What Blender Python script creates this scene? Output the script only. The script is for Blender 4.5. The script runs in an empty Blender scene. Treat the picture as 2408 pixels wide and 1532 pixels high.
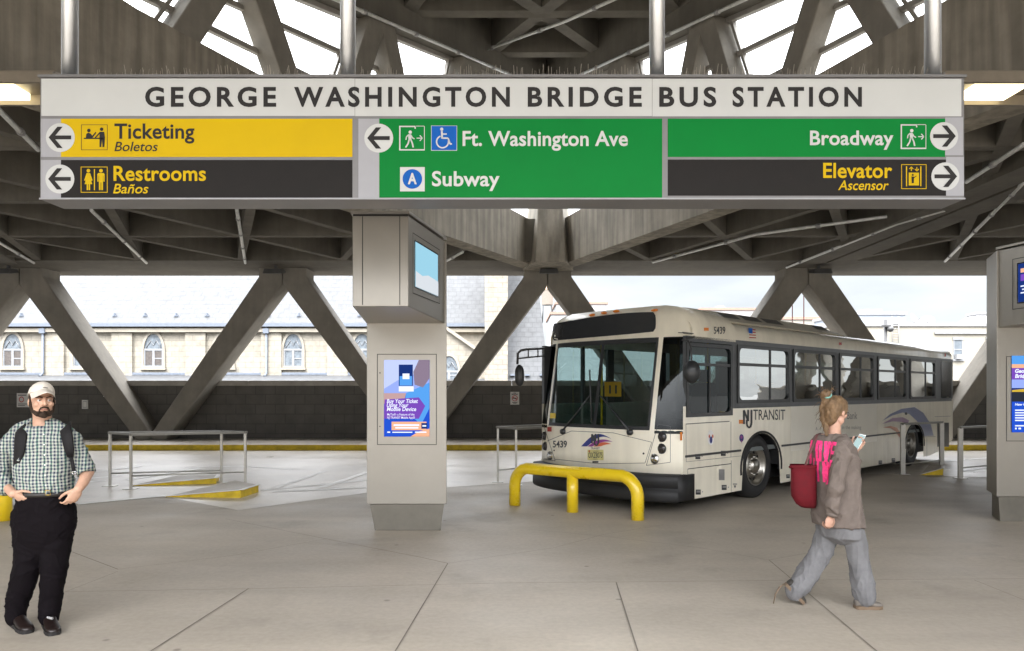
import bpy, math, random
from mathutils import Vector, Matrix, noise
R = math.radians
sc = bpy.context.scene
col = sc.collection
random.seed(7)

# ---------------------------------------------------------------- camera
EYE = 1.65
cam = bpy.data.cameras.new('camera'); co = bpy.data.objects.new('camera', cam); col.objects.link(co)
co.location = (0, 0, EYE); co.rotation_euler = (R(90), 0, 0)
cam.sensor_width = 36; cam.lens = 26; cam.shift_y = 0.0624
cam.clip_start = 0.05; cam.clip_end = 2000
sc.camera = co

# ---------------------------------------------------------------- sky, sun, exposure
SUN_EL, SUN_AZ = R(50), R(205)
world = bpy.data.worlds.new('World'); sc.world = world; world.use_nodes = True
nt = world.node_tree; nt.nodes.clear()
wo = nt.nodes.new('ShaderNodeOutputWorld'); bg = nt.nodes.new('ShaderNodeBackground')
sky = nt.nodes.new('ShaderNodeTexSky'); sky.sky_type = 'NISHITA'; sky.sun_disc = False
sky.sun_elevation = SUN_EL; sky.sun_rotation = SUN_AZ
tc = nt.nodes.new('ShaderNodeTexCoord'); sep = nt.nodes.new('ShaderNodeSeparateXYZ')
nt.links.new(tc.outputs['Generated'], sep.inputs[0])
grad = nt.nodes.new('ShaderNodeMapRange'); grad.inputs[1].default_value = 0.15; grad.inputs[2].default_value = 0.45
grad.inputs[3].default_value = 2.68; grad.inputs[4].default_value = 34.0
nt.links.new(sep.outputs[2], grad.inputs[0])
mp = nt.nodes.new('ShaderNodeMapping'); mp.inputs['Scale'].default_value = (1.4, 1.4, 5.5)
nt.links.new(tc.outputs['Generated'], mp.inputs[0])
cn = nt.nodes.new('ShaderNodeTexNoise'); cn.inputs['Scale'].default_value = 2.2; cn.inputs['Detail'].default_value = 7
nt.links.new(mp.outputs[0], cn.inputs['Vector'])
cr = nt.nodes.new('ShaderNodeMapRange'); cr.inputs[1].default_value = .35; cr.inputs[2].default_value = .65
cr.inputs[3].default_value = .80; cr.inputs[4].default_value = 1.12
nt.links.new(cn.outputs[0], cr.inputs[0])
mul = nt.nodes.new('ShaderNodeMath'); mul.operation = 'MULTIPLY'
nt.links.new(grad.outputs[0], mul.inputs[0]); nt.links.new(cr.outputs[0], mul.inputs[1])
cc = nt.nodes.new('ShaderNodeCombineColor')
for i, k in enumerate((.985, 1.0, 1.03)):
    m_ = nt.nodes.new('ShaderNodeMath'); m_.operation = 'MULTIPLY'; m_.inputs[1].default_value = k
    nt.links.new(mul.outputs[0], m_.inputs[0]); nt.links.new(m_.outputs[0], cc.inputs[i])
mx = nt.nodes.new('ShaderNodeMix'); mx.data_type = 'RGBA'; mx.inputs[0].default_value = .9
nt.links.new(sky.outputs[0], mx.inputs[6]); nt.links.new(cc.outputs[0], mx.inputs[7])
nt.links.new(mx.outputs[2], bg.inputs[0]); bg.inputs[1].default_value = .1
nt.links.new(bg.outputs[0], wo.inputs[0])
sl = bpy.data.lights.new('sun', 'SUN'); sl.energy = 1.5; sl.angle = R(18); sl.color = (1, .96, .9)
so = bpy.data.objects.new('sun', sl); col.objects.link(so)
so.rotation_euler = (R(90) - SUN_EL, 0, R(180) - SUN_AZ)
sc.view_settings.view_transform = 'Standard'; sc.view_settings.look = 'None'
sc.view_settings.exposure = 1.86; sc.view_settings.gamma = 1
sc.cycles.use_denoising = True
sc.cycles.max_bounces = 8; sc.cycles.diffuse_bounces = 5; sc.cycles.transparent_max_bounces = 12
sc.cycles.sample_clamp_indirect = 6

# ---------------------------------------------------------------- materials
def M(name, c, rough=.6, metal=0, var=.12, scale=6, bump=0, streak=0, bscale=None, emit=None, es=1, coat=0, stretch=None, spec=None):
    m = bpy.data.materials.new(name); m.use_nodes = True
    t = m.node_tree; p = t.nodes['Principled BSDF']
    p.inputs['Roughness'].default_value = rough; p.inputs['Metallic'].default_value = metal
    p.inputs['Base Color'].default_value = (*c, 1)
    if coat: p.inputs['Coat Weight'].default_value = coat; p.inputs['Coat Roughness'].default_value = .08
    if spec is None and rough >= .75 and not metal: spec = .25
    if spec is not None: p.inputs['Specular IOR Level'].default_value = spec
    if emit:
        p.inputs['Emission Color'].default_value = (*emit, 1); p.inputs['Emission Strength'].default_value = es
    g = t.nodes.new('ShaderNodeNewGeometry')
    vec = g.outputs['Position']
    if stretch:
        mp = t.nodes.new('ShaderNodeMapping'); mp.inputs['Scale'].default_value = stretch
        t.links.new(vec, mp.inputs[0]); vec = mp.outputs[0]
    if var:
        n = t.nodes.new('ShaderNodeTexNoise'); n.inputs['Scale'].default_value = scale; n.inputs['Detail'].default_value = 6
        n.inputs['Roughness'].default_value = .62
        t.links.new(vec, n.inputs['Vector'])
        r = t.nodes.new('ShaderNodeMapRange'); r.inputs[1].default_value = .3; r.inputs[2].default_value = .7
        r.inputs[3].default_value = 1 - var; r.inputs[4].default_value = 1 + var
        t.links.new(n.outputs[0], r.inputs[0])
        f = r.outputs[0]
        if streak:
            mp2 = t.nodes.new('ShaderNodeMapping'); mp2.inputs['Scale'].default_value = (5, 5, .35)
            t.links.new(g.outputs['Position'], mp2.inputs[0])
            n2 = t.nodes.new('ShaderNodeTexNoise'); n2.inputs['Scale'].default_value = 1.3; n2.inputs['Detail'].default_value = 5
            t.links.new(mp2.outputs[0], n2.inputs['Vector'])
            r2 = t.nodes.new('ShaderNodeMapRange'); r2.inputs[1].default_value = .35; r2.inputs[2].default_value = .65
            r2.inputs[3].default_value = 1 - streak; r2.inputs[4].default_value = 1 + streak * .6
            t.links.new(n2.outputs[0], r2.inputs[0])
            mm = t.nodes.new('ShaderNodeMath'); mm.operation = 'MULTIPLY'
            t.links.new(f, mm.inputs[0]); t.links.new(r2.outputs[0], mm.inputs[1]); f = mm.outputs[0]
        hs = t.nodes.new('ShaderNodeHueSaturation'); hs.inputs['Color'].default_value = (*c, 1)
        t.links.new(f, hs.inputs['Value']); t.links.new(hs.outputs[0], p.inputs['Base Color'])
        rr = t.nodes.new('ShaderNodeMapRange'); rr.inputs[3].default_value = max(.02, rough * .85); rr.inputs[4].default_value = min(1, rough * 1.15)
        t.links.new(n.outputs[0], rr.inputs[0]); t.links.new(rr.outputs[0], p.inputs['Roughness'])
    if bump:
        nb = t.nodes.new('ShaderNodeTexNoise'); nb.inputs['Scale'].default_value = bscale or scale * 4; nb.inputs['Detail'].default_value = 5
        t.links.new(vec, nb.inputs['Vector'])
        b = t.nodes.new('ShaderNodeBump'); b.inputs['Strength'].default_value = bump; b.inputs['Distance'].default_value = .02
        t.links.new(nb.outputs[0], b.inputs['Height']); t.links.new(b.outputs[0], p.inputs['Normal'])
    return m

def glass(name, tint=(.5, .6, .6), refl=.12, rough=.02, wav=0, graz=1.0):
    m = bpy.data.materials.new(name); m.use_nodes = True
    t = m.node_tree; t.nodes.clear()
    o = t.nodes.new('ShaderNodeOutputMaterial'); a = t.nodes.new('ShaderNodeBsdfTransparent'); a.inputs[0].default_value = (*tint, 1)
    g = t.nodes.new('ShaderNodeBsdfGlossy'); g.inputs['Roughness'].default_value = rough; g.inputs['Color'].default_value = (.9, .93, .93, 1)
    lw = t.nodes.new('ShaderNodeLayerWeight'); pw_ = t.nodes.new('ShaderNodeMath'); pw_.operation = 'POWER'; pw_.inputs[1].default_value = 4
    t.links.new(lw.outputs['Facing'], pw_.inputs[0])
    ad = t.nodes.new('ShaderNodeMath'); ad.operation = 'ADD'; ad.inputs[1].default_value = refl + .04; ad.use_clamp = True
    gz = t.nodes.new('ShaderNodeMath'); gz.operation = 'MULTIPLY'; gz.inputs[1].default_value = graz; t.links.new(pw_.outputs[0], gz.inputs[0]); t.links.new(gz.outputs[0], ad.inputs[0])
    if wav:
        gg = t.nodes.new('ShaderNodeNewGeometry'); mp = t.nodes.new('ShaderNodeMapping'); mp.inputs['Scale'].default_value = (.6, .6, 2.2)
        n = t.nodes.new('ShaderNodeTexNoise'); n.inputs['Scale'].default_value = 2.6; n.inputs['Detail'].default_value = 1
        b = t.nodes.new('ShaderNodeBump'); b.inputs['Strength'].default_value = wav; b.inputs['Distance'].default_value = .05
        t.links.new(gg.outputs['Position'], mp.inputs[0]); t.links.new(mp.outputs[0], n.inputs['Vector']); t.links.new(n.outputs[0], b.inputs['Height']); t.links.new(b.outputs[0], g.inputs['Normal'])
    x = t.nodes.new('ShaderNodeMixShader')
    t.links.new(ad.outputs[0], x.inputs[0]); t.links.new(a.outputs[0], x.inputs[1]); t.links.new(g.outputs[0], x.inputs[2]); t.links.new(x.outputs[0], o.inputs[0])
    return m

def brick(name, c1, c2, mortar, bw, bh, axis='XZ', rough=.8, msize=.02, bump=.3):
    m = M(name, c1, rough, var=0)
    t = m.node_tree; p = t.nodes['Principled BSDF']
    g = t.nodes.new('ShaderNodeNewGeometry'); s = t.nodes.new('ShaderNodeSeparateXYZ'); c = t.nodes.new('ShaderNodeCombineXYZ')
    t.links.new(g.outputs['Position'], s.inputs[0]); t.links.new(s.outputs['XYZ'.index(axis[0])], c.inputs[0]); t.links.new(s.outputs['XYZ'.index(axis[1])], c.inputs[1])
    b = t.nodes.new('ShaderNodeTexBrick'); b.inputs['Scale'].default_value = 1; b.inputs['Brick Width'].default_value = bw; b.inputs['Row Height'].default_value = bh
    b.inputs['Mortar Size'].default_value = msize; b.inputs['Color1'].default_value = (*c1, 1); b.inputs['Color2'].default_value = (*c2, 1); b.inputs['Mortar'].default_value = (*mortar, 1)
    t.links.new(c.outputs[0], b.inputs['Vector'])
    n = t.nodes.new('ShaderNodeTexNoise'); n.inputs['Scale'].default_value = 3; n.inputs['Detail'].default_value = 6
    t.links.new(g.outputs['Position'], n.inputs['Vector'])
    r = t.nodes.new('ShaderNodeMapRange'); r.inputs[1].default_value = .3; r.inputs[2].default_value = .7; r.inputs[3].default_value = .82; r.inputs[4].default_value = 1.15
    t.links.new(n.outputs[0], r.inputs[0])
    hs = t.nodes.new('ShaderNodeHueSaturation'); t.links.new(b.outputs[0], hs.inputs['Color']); t.links.new(r.outputs[0], hs.inputs['Value'])
    t.links.new(hs.outputs[0], p.inputs['Base Color'])
    bp = t.nodes.new('ShaderNodeBump'); bp.inputs['Strength'].default_value = bump; bp.inputs['Distance'].default_value = .02; bp.invert = True
    t.links.new(b.outputs['Fac'], bp.inputs['Height']); t.links.new(bp.outputs[0], p.inputs['Normal'])
    return m

def emis(name, c, s=1.0):
    m = bpy.data.materials.new(name); m.use_nodes = True
    t = m.node_tree; t.nodes.clear()
    o = t.nodes.new('ShaderNodeOutputMaterial'); e = t.nodes.new('ShaderNodeEmission')
    e.inputs[0].default_value = (*c, 1); e.inputs[1].default_value = s; t.links.new(e.outputs[0], o.inputs[0])
    return m

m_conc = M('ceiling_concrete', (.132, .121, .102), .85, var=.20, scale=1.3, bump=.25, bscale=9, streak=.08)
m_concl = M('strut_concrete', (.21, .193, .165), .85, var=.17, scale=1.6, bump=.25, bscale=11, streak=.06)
m_steel = M('brushed_steel', (.33, .308, .272), .40, .7, var=.05, scale=2.2)
m_pole = M('satin_steel', (.62, .64, .66), .32, .85, var=.06, scale=5)
m_galv = M('galvanised_conduit', (.62, .62, .60), .45, .5, var=.15, scale=8)
m_yel = M('yellow_gloss_paint', (.80, .56, .012), .28, var=.06, scale=4, coat=.4)
m_yelk = M('worn_yellow_paint', (.62, .44, .02), .7, var=.28, scale=5, bump=.2)
m_white = M('white_paint', (.78, .78, .76), .5, var=.05)
m_black = M('black_rubber', (.018, .018, .019), .6, var=.2, scale=9)
m_dark = M('dark_grey_metal', (.06, .06, .062), .45, .2, var=.15)
m_grey = M('grey_metal', (.28, .275, .27), .5, .2, var=.08)

# ---------------------------------------------------------------- helpers
FD, CX, HY = 1738.6, 1204.0, 916.2       # lens scale and horizon used to turn measured angles into metres
def P(px, py, d): return Vector(((px - CX) * d / FD, d, EYE + (HY - py) * d / FD))
def G(px, py, z=0.0):
    d = (EYE - z) * FD / (py - HY)
    return Vector(((px - CX) * d / FD, d, z))

class MB:
    """collects faces for one mesh"""
    def __init__(s, tf=None): s.v = []; s.f = []; s.mi = []; s.sm = []; s.tf = tf; s.m = 0; s.smooth = False
    def add(s, vs, fs):
        b = len(s.v)
        s.v += [tuple(s.tf(*x)) if s.tf else tuple(x) for x in vs]
        for f in fs: s.f.append([b + i for i in f]); s.mi.append(s.m); s.sm.append(s.smooth)
        return s
    def box(s, x0, x1, y0, y1, z0, z1):
        return s.add([(x0,y0,z0),(x1,y0,z0),(x1,y1,z0),(x0,y1,z0),(x0,y0,z1),(x1,y0,z1),(x1,y1,z1),(x0,y1,z1)],
            [(0,3,2,1),(4,5,6,7),(0,1,5,4),(1,2,6,5),(2,3,7,6),(3,0,4,7)])
    def hexa(s, bot, top):
        n = len(bot)
        return s.add(list(bot) + list(top), [tuple(range(n))[::-1], tuple(range(n, 2*n))] + [(i, (i+1) % n, n + (i+1) % n, n + i) for i in range(n)])
    def quad(s, a, b, c, d): return s.add([a, b, c, d], [(0, 1, 2, 3)])
    def beam(s, p, q, w, h, up=(0, 0, 1)):
        """rectangular bar from p to q, w wide, hanging h below the line's top ... (centre line at its bottom face)"""
        p, q = Vector(p), Vector(q); d = (q - p).normalized(); u = Vector(up); sd = d.cross(u).normalized() * (w / 2); u = u * h
        return s.hexa([p - sd, p + sd, q + sd, q - sd], [p - sd + u, p + sd + u, q + sd + u, q - sd + u])
    def tube(s, pts, r, n=10, cap=True, rs=None):
        pts = [Vector(p) for p in pts]; k = len(pts); vs = []; ref = None
        for i in range(k):
            d = (pts[min(i+1, k-1)] - pts[max(i-1, 0)]).normalized()
            if ref is None: ref = Vector((0, 0, 1)) if abs(d.z) < .9 else Vector((1, 0, 0))
            a = d.cross(ref).normalized(); b = d.cross(a).normalized(); ref = -b if False else ref
            rr = rs[i] if rs else r
            ra, rb = rr if isinstance(rr, tuple) else (rr, rr)
            vs += [pts[i] + a * (ra * math.cos(2*math.pi*j/n)) + b * (rb * math.sin(2*math.pi*j/n)) for j in range(n)]
        fs = [(i*n + j, i*n + (j+1) % n, (i+1)*n + (j+1) % n, (i+1)*n + j) for i in range(k-1) for j in range(n)]
        if cap: fs += [tuple(range(n))[::-1], tuple(range((k-1)*n, k*n))]
        o = s.smooth; s.smooth = True; s.add(vs, fs); s.smooth = o
        if cap: s.sm[-1] = s.sm[-2] = False
        return s
    def ell(s, c, r, ax=None, nu=16, nv=10):
        c = Vector(c); ax = ax or (Vector((1,0,0)), Vector((0,1,0)), Vector((0,0,1))); vs = []
        for i in range(1, nv):
            t = math.pi * i / nv
            for j in range(nu):
                p = 2*math.pi*j/nu
                vs.append(c + ax[0]*(r[0]*math.sin(t)*math.cos(p)) + ax[1]*(r[1]*math.sin(t)*math.sin(p)) + ax[2]*(r[2]*math.cos(t)))
        vs += [c + ax[2]*r[2], c - ax[2]*r[2]]; T, B = len(vs)-2, len(vs)-1
        fs = [(i*nu+j, (i+1)*nu+j, (i+1)*nu+(j+1)%nu, i*nu+(j+1)%nu) for i in range(nv-2) for j in range(nu)]
        fs += [(T, j, (j+1) % nu) for j in range(nu)] + [(B, (nv-2)*nu+(j+1) % nu, (nv-2)*nu+j) for j in range(nu)]
        o = s.smooth; s.smooth = True; s.add(vs, fs); s.smooth = o
        return s
    def rings(s, rs, n=24, cap=True):
        """rs: list of lists of n points"""
        n = len(rs[0]); vs = [p for r in rs for p in r]
        fs = [(i*n + j, i*n + (j+1) % n, (i+1)*n + (j+1) % n, (i+1)*n + j) for i in range(len(rs)-1) for j in range(n)]
        if cap: fs += [tuple(range(n))[::-1], tuple(range((len(rs)-1)*n, len(rs)*n))]
        o = s.smooth; s.smooth = True; s.add(vs, fs); s.smooth = o
        return s
    def lathe(s, c, ax, prof, n=32):
        """prof: (radius, along)"""
        c, ax = Vector(c), Vector(ax).normalized(); a = ax.cross(Vector((0,0,1)) if abs(ax.z) < .9 else Vector((1,0,0))).normalized(); b = ax.cross(a)
        return s.rings([[c + ax*h + a*(r*math.cos(2*math.pi*j/n)) + b*(r*math.sin(2*math.pi*j/n)) for j in range(n)] for r, h in prof], cap=False)
    def grid(s, rows):
        n = len(rows[0]); vs = [p for r in rows for p in r]
        return s.add(vs, [(i*n+j, i*n+j+1, (i+1)*n+j+1, (i+1)*n+j) for i in range(len(rows)-1) for j in range(n-1)])

def obj(name, mb, mats, parent=None, bevel=0, **props):
    me = bpy.data.meshes.new(name); me.from_pydata(mb.v, [], mb.f)
    for m in (mats if isinstance(mats, (list, tuple)) else [mats]): me.materials.append(m)
    me.polygons.foreach_set('material_index', mb.mi); me.polygons.foreach_set('use_smooth', mb.sm); me.update()
    o = bpy.data.objects.new(name, me); col.objects.link(o)
    if parent:
        o.parent = parent
        o.matrix_parent_inverse = Matrix.Translation(-Vector(parent.location))
    if bevel:
        b = o.modifiers.new('edge', 'BEVEL'); b.width = bevel; b.segments = 2; b.limit_method = 'ANGLE'
    for k, v in props.items(): o[k] = v
    return o

def thing(name, label, cat, loc=(0, 0, 0), group=None):
    o = bpy.data.objects.new(name, None); col.objects.link(o); o.location = loc; o.empty_display_size = .2
    o['label'] = label; o['category'] = cat
    if group: o['group'] = group
    return o
def tag(o, label, cat, group=None):
    o['label'] = label; o['category'] = cat
    if group: o['group'] = group
    return o
def struct(name, mb, mats, **k): return obj(name, mb, mats, kind='structure', **k)

_tc = {}
def glyphs(body, bold=0.0, shear=0.0, space=1.0):
    key = (body, bold, shear, space)
    if key not in _tc:
        cu = bpy.data.curves.new('lettering', 'FONT'); cu.body = body; cu.offset = bold; cu.shear = shear; cu.space_character = space; cu.resolution_u = 4
        o = bpy.data.objects.new('lettering', cu); col.objects.link(o)
        dg = bpy.context.evaluated_depsgraph_get(); dg.update()
        me = bpy.data.meshes.new_from_object(o.evaluated_get(dg))
        _tc[key] = ([tuple(v.co) for v in me.vertices], [tuple(p.vertices) for p in me.polygons])
        bpy.data.objects.remove(o); bpy.data.curves.remove(cu); bpy.data.meshes.remove(me)
    return _tc[key]

class Flat:
    """flat graphics on a surface; fr(u, v, layer) gives the point. v runs DOWN."""
    def __init__(s, mb, fr): s.b = mb; s.fr = fr; s.l = 1; s.sub = 1
    def poly(s, pts):
        s.b.add([s.fr(u, v, s.l) for u, v in pts], [tuple(range(len(pts)))]); return s
    def rect(s, x0, y0, x1, y1): return s.poly([(x0, y1), (x1, y1), (x1, y0), (x0, y0)])
    def disc(s, x, y, r, ry=None, n=28, a0=0, a1=360):
        ry = ry or r
        return s.poly([(x + r*math.cos(R(a0 + (a1-a0)*i/n)), y - ry*math.sin(R(a0 + (a1-a0)*i/n))) for i in range(n + (a1-a0 < 360))])
    def frame(s, x0, y0, x1, y1, w):
        return s.rect(x0, y0, x1, y0+w).rect(x0, y1-w, x1, y1).rect(x0, y0+w, x0+w, y1-w).rect(x1-w, y0+w, x1, y1-w)
    def line(s, pts, w):
        for (a, b), (c, d) in zip(pts[:-1], pts[1:]):
            L = math.hypot(c-a, d-b); nx, ny = -(d-b)/L*w/2, (c-a)/L*w/2
            for k in range(s.sub):
                u, v = k/s.sub, (k+1)/s.sub; e, f, g, h = a+(c-a)*u, b+(d-b)*u, a+(c-a)*v, b+(d-b)*v
                s.poly([(e+nx, f+ny), (g+nx, h+ny), (g-nx, h-ny), (e-nx, f-ny)])
        return s
    def arc(s, x, y, r, w, a0, a1, n=24, ry=None):
        ry = ry or r; k = ry / r
        for i in range(n):
            p, q = R(a0 + (a1-a0)*i/n), R(a0 + (a1-a0)*(i+1)/n); ri, ro = r - w/2, r + w/2
            s.poly([(x+ri*math.cos(p), y-ri*k*math.sin(p)), (x+ro*math.cos(p), y-ro*k*math.sin(p)), (x+ro*math.cos(q), y-ro*k*math.sin(q)), (x+ri*math.cos(q), y-ri*k*math.sin(q))])
        return s
    def text(s, body, x0, base, cap, x1=None, bold=.02, shear=0, space=1.0, right=False):
        vs, fs = glyphs(body, bold, shear, space)
        lo = min(v[0] for v in vs); hi = max(v[0] for v in vs)
        ky = cap / .653; kx = (x1 - x0) / (hi - lo) if x1 else ky
        s.b.add([s.fr(x0 + (v[0]-lo)*kx, base - v[1]*ky, s.l) for v in vs], fs); return s
# ================================================================ GROUND AND FLOOR
def floor_mat(name, c, rough):
    m = M(name, c, rough, var=0, bump=.05, bscale=40); t = m.node_tree; p = t.nodes['Principled BSDF']
    g = t.nodes.new('ShaderNodeNewGeometry'); f = None
    def N(scale, lo, hi, det=6, st=None, a=.3, b=.7):
        v = g.outputs['Position']
        if st: mp = t.nodes.new('ShaderNodeMapping'); mp.inputs['Scale'].default_value = st; mp.inputs['Rotation'].default_value = (0, 0, .5); t.links.new(v, mp.inputs[0]); v = mp.outputs[0]
        n = t.nodes.new('ShaderNodeTexNoise'); n.inputs['Scale'].default_value = scale; n.inputs['Detail'].default_value = det; n.inputs['Roughness'].default_value = .6; t.links.new(v, n.inputs['Vector'])
        r = t.nodes.new('ShaderNodeMapRange'); r.inputs[1].default_value = a; r.inputs[2].default_value = b; r.inputs[3].default_value = lo; r.inputs[4].default_value = hi; t.links.new(n.outputs[0], r.inputs[0]); return r.outputs[0]
    def mul(a, b):
        x = t.nodes.new('ShaderNodeMath'); x.operation = 'MULTIPLY'; t.links.new(a, x.inputs[0]); t.links.new(b, x.inputs[1]); return x.outputs[0]
    f = mul(N(.30, .84, 1.14), N(1.1, .92, 1.08, 8, (.35, 1.8, 1)))       # broad wear and trolley-worn streaks
    f = mul(f, N(22, .93, 1.07, 3)); f = mul(f, N(.9, .80, 1.0, 4, None, .28, .42))   # grain; darker stained patches
    vo = t.nodes.new('ShaderNodeTexVoronoi'); vo.inputs['Scale'].default_value = 1.6; vo.inputs['Randomness'].default_value = 1; t.links.new(g.outputs['Position'], vo.inputs['Vector'])
    r = t.nodes.new('ShaderNodeMapRange'); r.inputs[1].default_value = .025; r.inputs[2].default_value = .05; r.inputs[3].default_value = .58; r.inputs[4].default_value = 1; t.links.new(vo.outputs['Distance'], r.inputs[0])
    f = mul(f, r.outputs[0])
    hs = t.nodes.new('ShaderNodeHueSaturation'); hs.inputs['Color'].default_value = (*c, 1); t.links.new(f, hs.inputs['Value']); t.links.new(hs.outputs[0], p.inputs['Base Color'])
    rr = N(.8, rough*.8, min(1, rough*1.25)); t.links.new(rr, p.inputs['Roughness'])
    return m
m_floor = floor_mat('concourse_concrete', (.40, .352, .29), .55)
m_joint = M('joint_sealant', (.19, .168, .142), .8, var=0)
m_lane = floor_mat('lane_concrete', (.52, .47, .405), .34)
m_line = M('line_paint', (.78, .76, .72), .5, var=.1, scale=3)
mb = MB(); mb.box(-36, 44, -18, 24, -.4, 0)
mb.m = 1
def joint(pts, w=.012):
    w *= .72
    for a, b in zip(pts[:-1], pts[1:]):
        a, b = G(*a), G(*b); d = (b - a).normalized(); n = Vector((-d.y, d.x, 0)) * w / 2; z = Vector((0, 0, .0035 + .0004 * (len(mb.f) % 5)))
        mb.add([a-n+z, b-n+z, b+n+z, a+n+z], [(0, 1, 2, 3)])
joint([(170, 1299), (278, 1340)]); joint([(278, 1340), (545, 1308), (770, 1268)], .006); joint([(278, 1345), (150, 1395), (0, 1440)], .006)
joint([(585, 1385), (343, 1540)], .014); joint([(530, 1221), (760, 1267)], .008); joint([(760, 1267), (985, 1311), (1053, 1326)], .011)
joint([(1053, 1326), (925, 1540)], .013); joint([(0, 1396), (150, 1393), (585, 1386), (1210, 1372), (1448, 1370), (1830, 1366), (2408, 1362)], .007)
joint([(1053, 1326), (1300, 1290), (1420, 1258), (1560, 1235)], .006); joint([(1240, 1245), (1420, 1262), (1650, 1290), (1808, 1318)], .006)
joint([(1808, 1318), (2070, 1540)], .011); joint([(1449, 1371), (1502, 1540)], .013); joint([(1808, 1318), (1990, 1285)], .006); joint([(2290, 1365), (2440, 1425)], .007)
struct('floor', mb, [m_floor, m_joint])
# far bus lane: smoother, brighter concrete laid as its own sheet
mb = MB()
e = [G(-400, 1195), G(180, 1185), G(385, 1169), G(453, 1181.5), G(560, 1201), G(860, 1160), G(1300, 1130)]
pts = [(-36, e[0].y)] + [(p.x, p.y) for p in e] + [(1.2, 14.6), (7.2, 14.35), (9.9, 13.6), (44, 13.0), (44, 19.98), (-36, 19.98)]
mb.add([(x, y, .004) for x, y in pts], [tuple(range(len(pts)))])
mb.m = 1
def stripe(a, b, w):
    a, b = G(*a), G(*b); d = (b - a).normalized(); n = Vector((-d.y, d.x, 0)) * w / 2; z = Vector((0, 0, .008 + .0006 * (len(mb.f) % 7)))
    mb.add([a-n+z, b-n+z, b+n+z, a+n+z], [(0, 1, 2, 3)])
for a, b in (((182, 1187), (390, 1167)), ((615, 1154), (900, 1127)), ((640, 1158), (880, 1147)), ((647, 1149), (760, 1110)), ((757, 1148), (862, 1112)),
             ((160, 1118), (330, 1098)), ((40, 1142), (280, 1120)), ((430, 1101), (570, 1097)), ((570, 1097), (690, 1105)), ((300, 1130), (470, 1103)), ((-200, 1160), (250, 1132)),
             ((2250, 1110), (2420, 1088)), ((2225, 1086), (2420, 1070))):
    stripe(a, b, .13)
struct('road', mb, [m_lane, m_line])
mb = MB(); mb.add([(-900, -300, -7), (900, -300, -7), (900, 1200, -7), (-900, 1200, -7)], [(0, 1, 2, 3)])
struct('ground', mb, M('street_asphalt', (.09, .088, .085), .9, var=.2, scale=.3))

# kerb under the far wall
mb = MB(); mb.box(-36, 44, 20.0, 22.75, .004, .155); mb.m = 1; mb.box(-36, 44, 19.94, 19.995, .004, .150)
o = struct('kerb', mb, [m_lane, m_yelk])

# ================================================================ PARAPET WALL
m_par = brick('dark_glazed_tile', (.078, .070, .060), (.088, .079, .067), (.052, .047, .041), .6, .3, rough=.55, msize=.012, bump=.15)
m_cop = M('coping_concrete', (.34, .32, .285), .8, var=.18, scale=3)
root = thing('parapet_wall', 'dark tiled parapet wall with pale coping running along the far side of the lane', 'wall', (0, 22.75, 0))
mb = MB(); mb.box(-36, 44, 22.5, 22.9, .1, 1.76); obj('wall_face', mb, m_par, root)
mb = MB()
x = -36
while x < 44: mb.box(x, min(x+3.985, 44), 22.44, 22.98, 1.76, 1.92); x += 4
obj('coping', mb, m_cop, root, bevel=.015)

# ================================================================ FAR ROW OF SLOPING STRUTS
NODE = [-29.9, -22.2, -14.5, -6.75, 1.05, 8.72, 16.4, 24.1, 31.8]
ZB = 5.23
def strut(i, side):
    """side -1: leans down to the left from node i, +1: to the right"""
    x0 = NODE[i]; foot = x0 + side * 3.86
    mb = MB(); yo = .004 * ((i + (side > 0)) % 2)
    y0, y1 = 21.75 + yo, 22.6 + yo
    # outline in the wall's plane, with a haunch at the head
    pl = [(x0 + side*.01, ZB + .04), (x0 + side*.70, ZB + .04), (x0 + side*.70, ZB - .26), (foot + side*.14, .16), (foot - side*.42, .16), (x0 + side*.01, ZB - .50)]
    a = [(x, y0, z) for x, z in pl]; b = [(x, y1, z) for x, z in pl]
    mb.hexa(a, b) if side < 0 else mb.hexa(b, a)
    return mb
vis = {(2, -1): 'half hidden concrete strut at the left edge of the picture, leaning down to the left',
       (2, 1): 'sloping concrete strut behind the man, leaning down to the right over the parapet',
       (3, -1): 'sloping concrete strut with a round stain, rising from behind the left handrail',
       (3, 1): 'concrete strut running down behind the left information kiosk',
       (4, -1): 'concrete strut leaning down to the left between the left kiosk and the bus',
       (4, 1): 'short visible length of strut ending behind the bus destination panel',
       (5, -1): 'concrete strut dropping behind the raised roof box of the bus',
       (5, 1): 'concrete strut dropping behind the rear roof of the bus, leaning right',
       (6, -1): 'concrete strut meeting the parapet beside the right kiosk, behind the bus rear'}
for i in range(len(NODE)):
    for s in (-1, 1):
        lab = vis.get((i, s), 'sloping concrete strut of the far side, beyond the edge of the picture')
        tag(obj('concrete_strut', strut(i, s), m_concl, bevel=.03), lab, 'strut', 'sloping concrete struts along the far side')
NB = [-10.6, -2.85, 4.85, 12.55]
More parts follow.
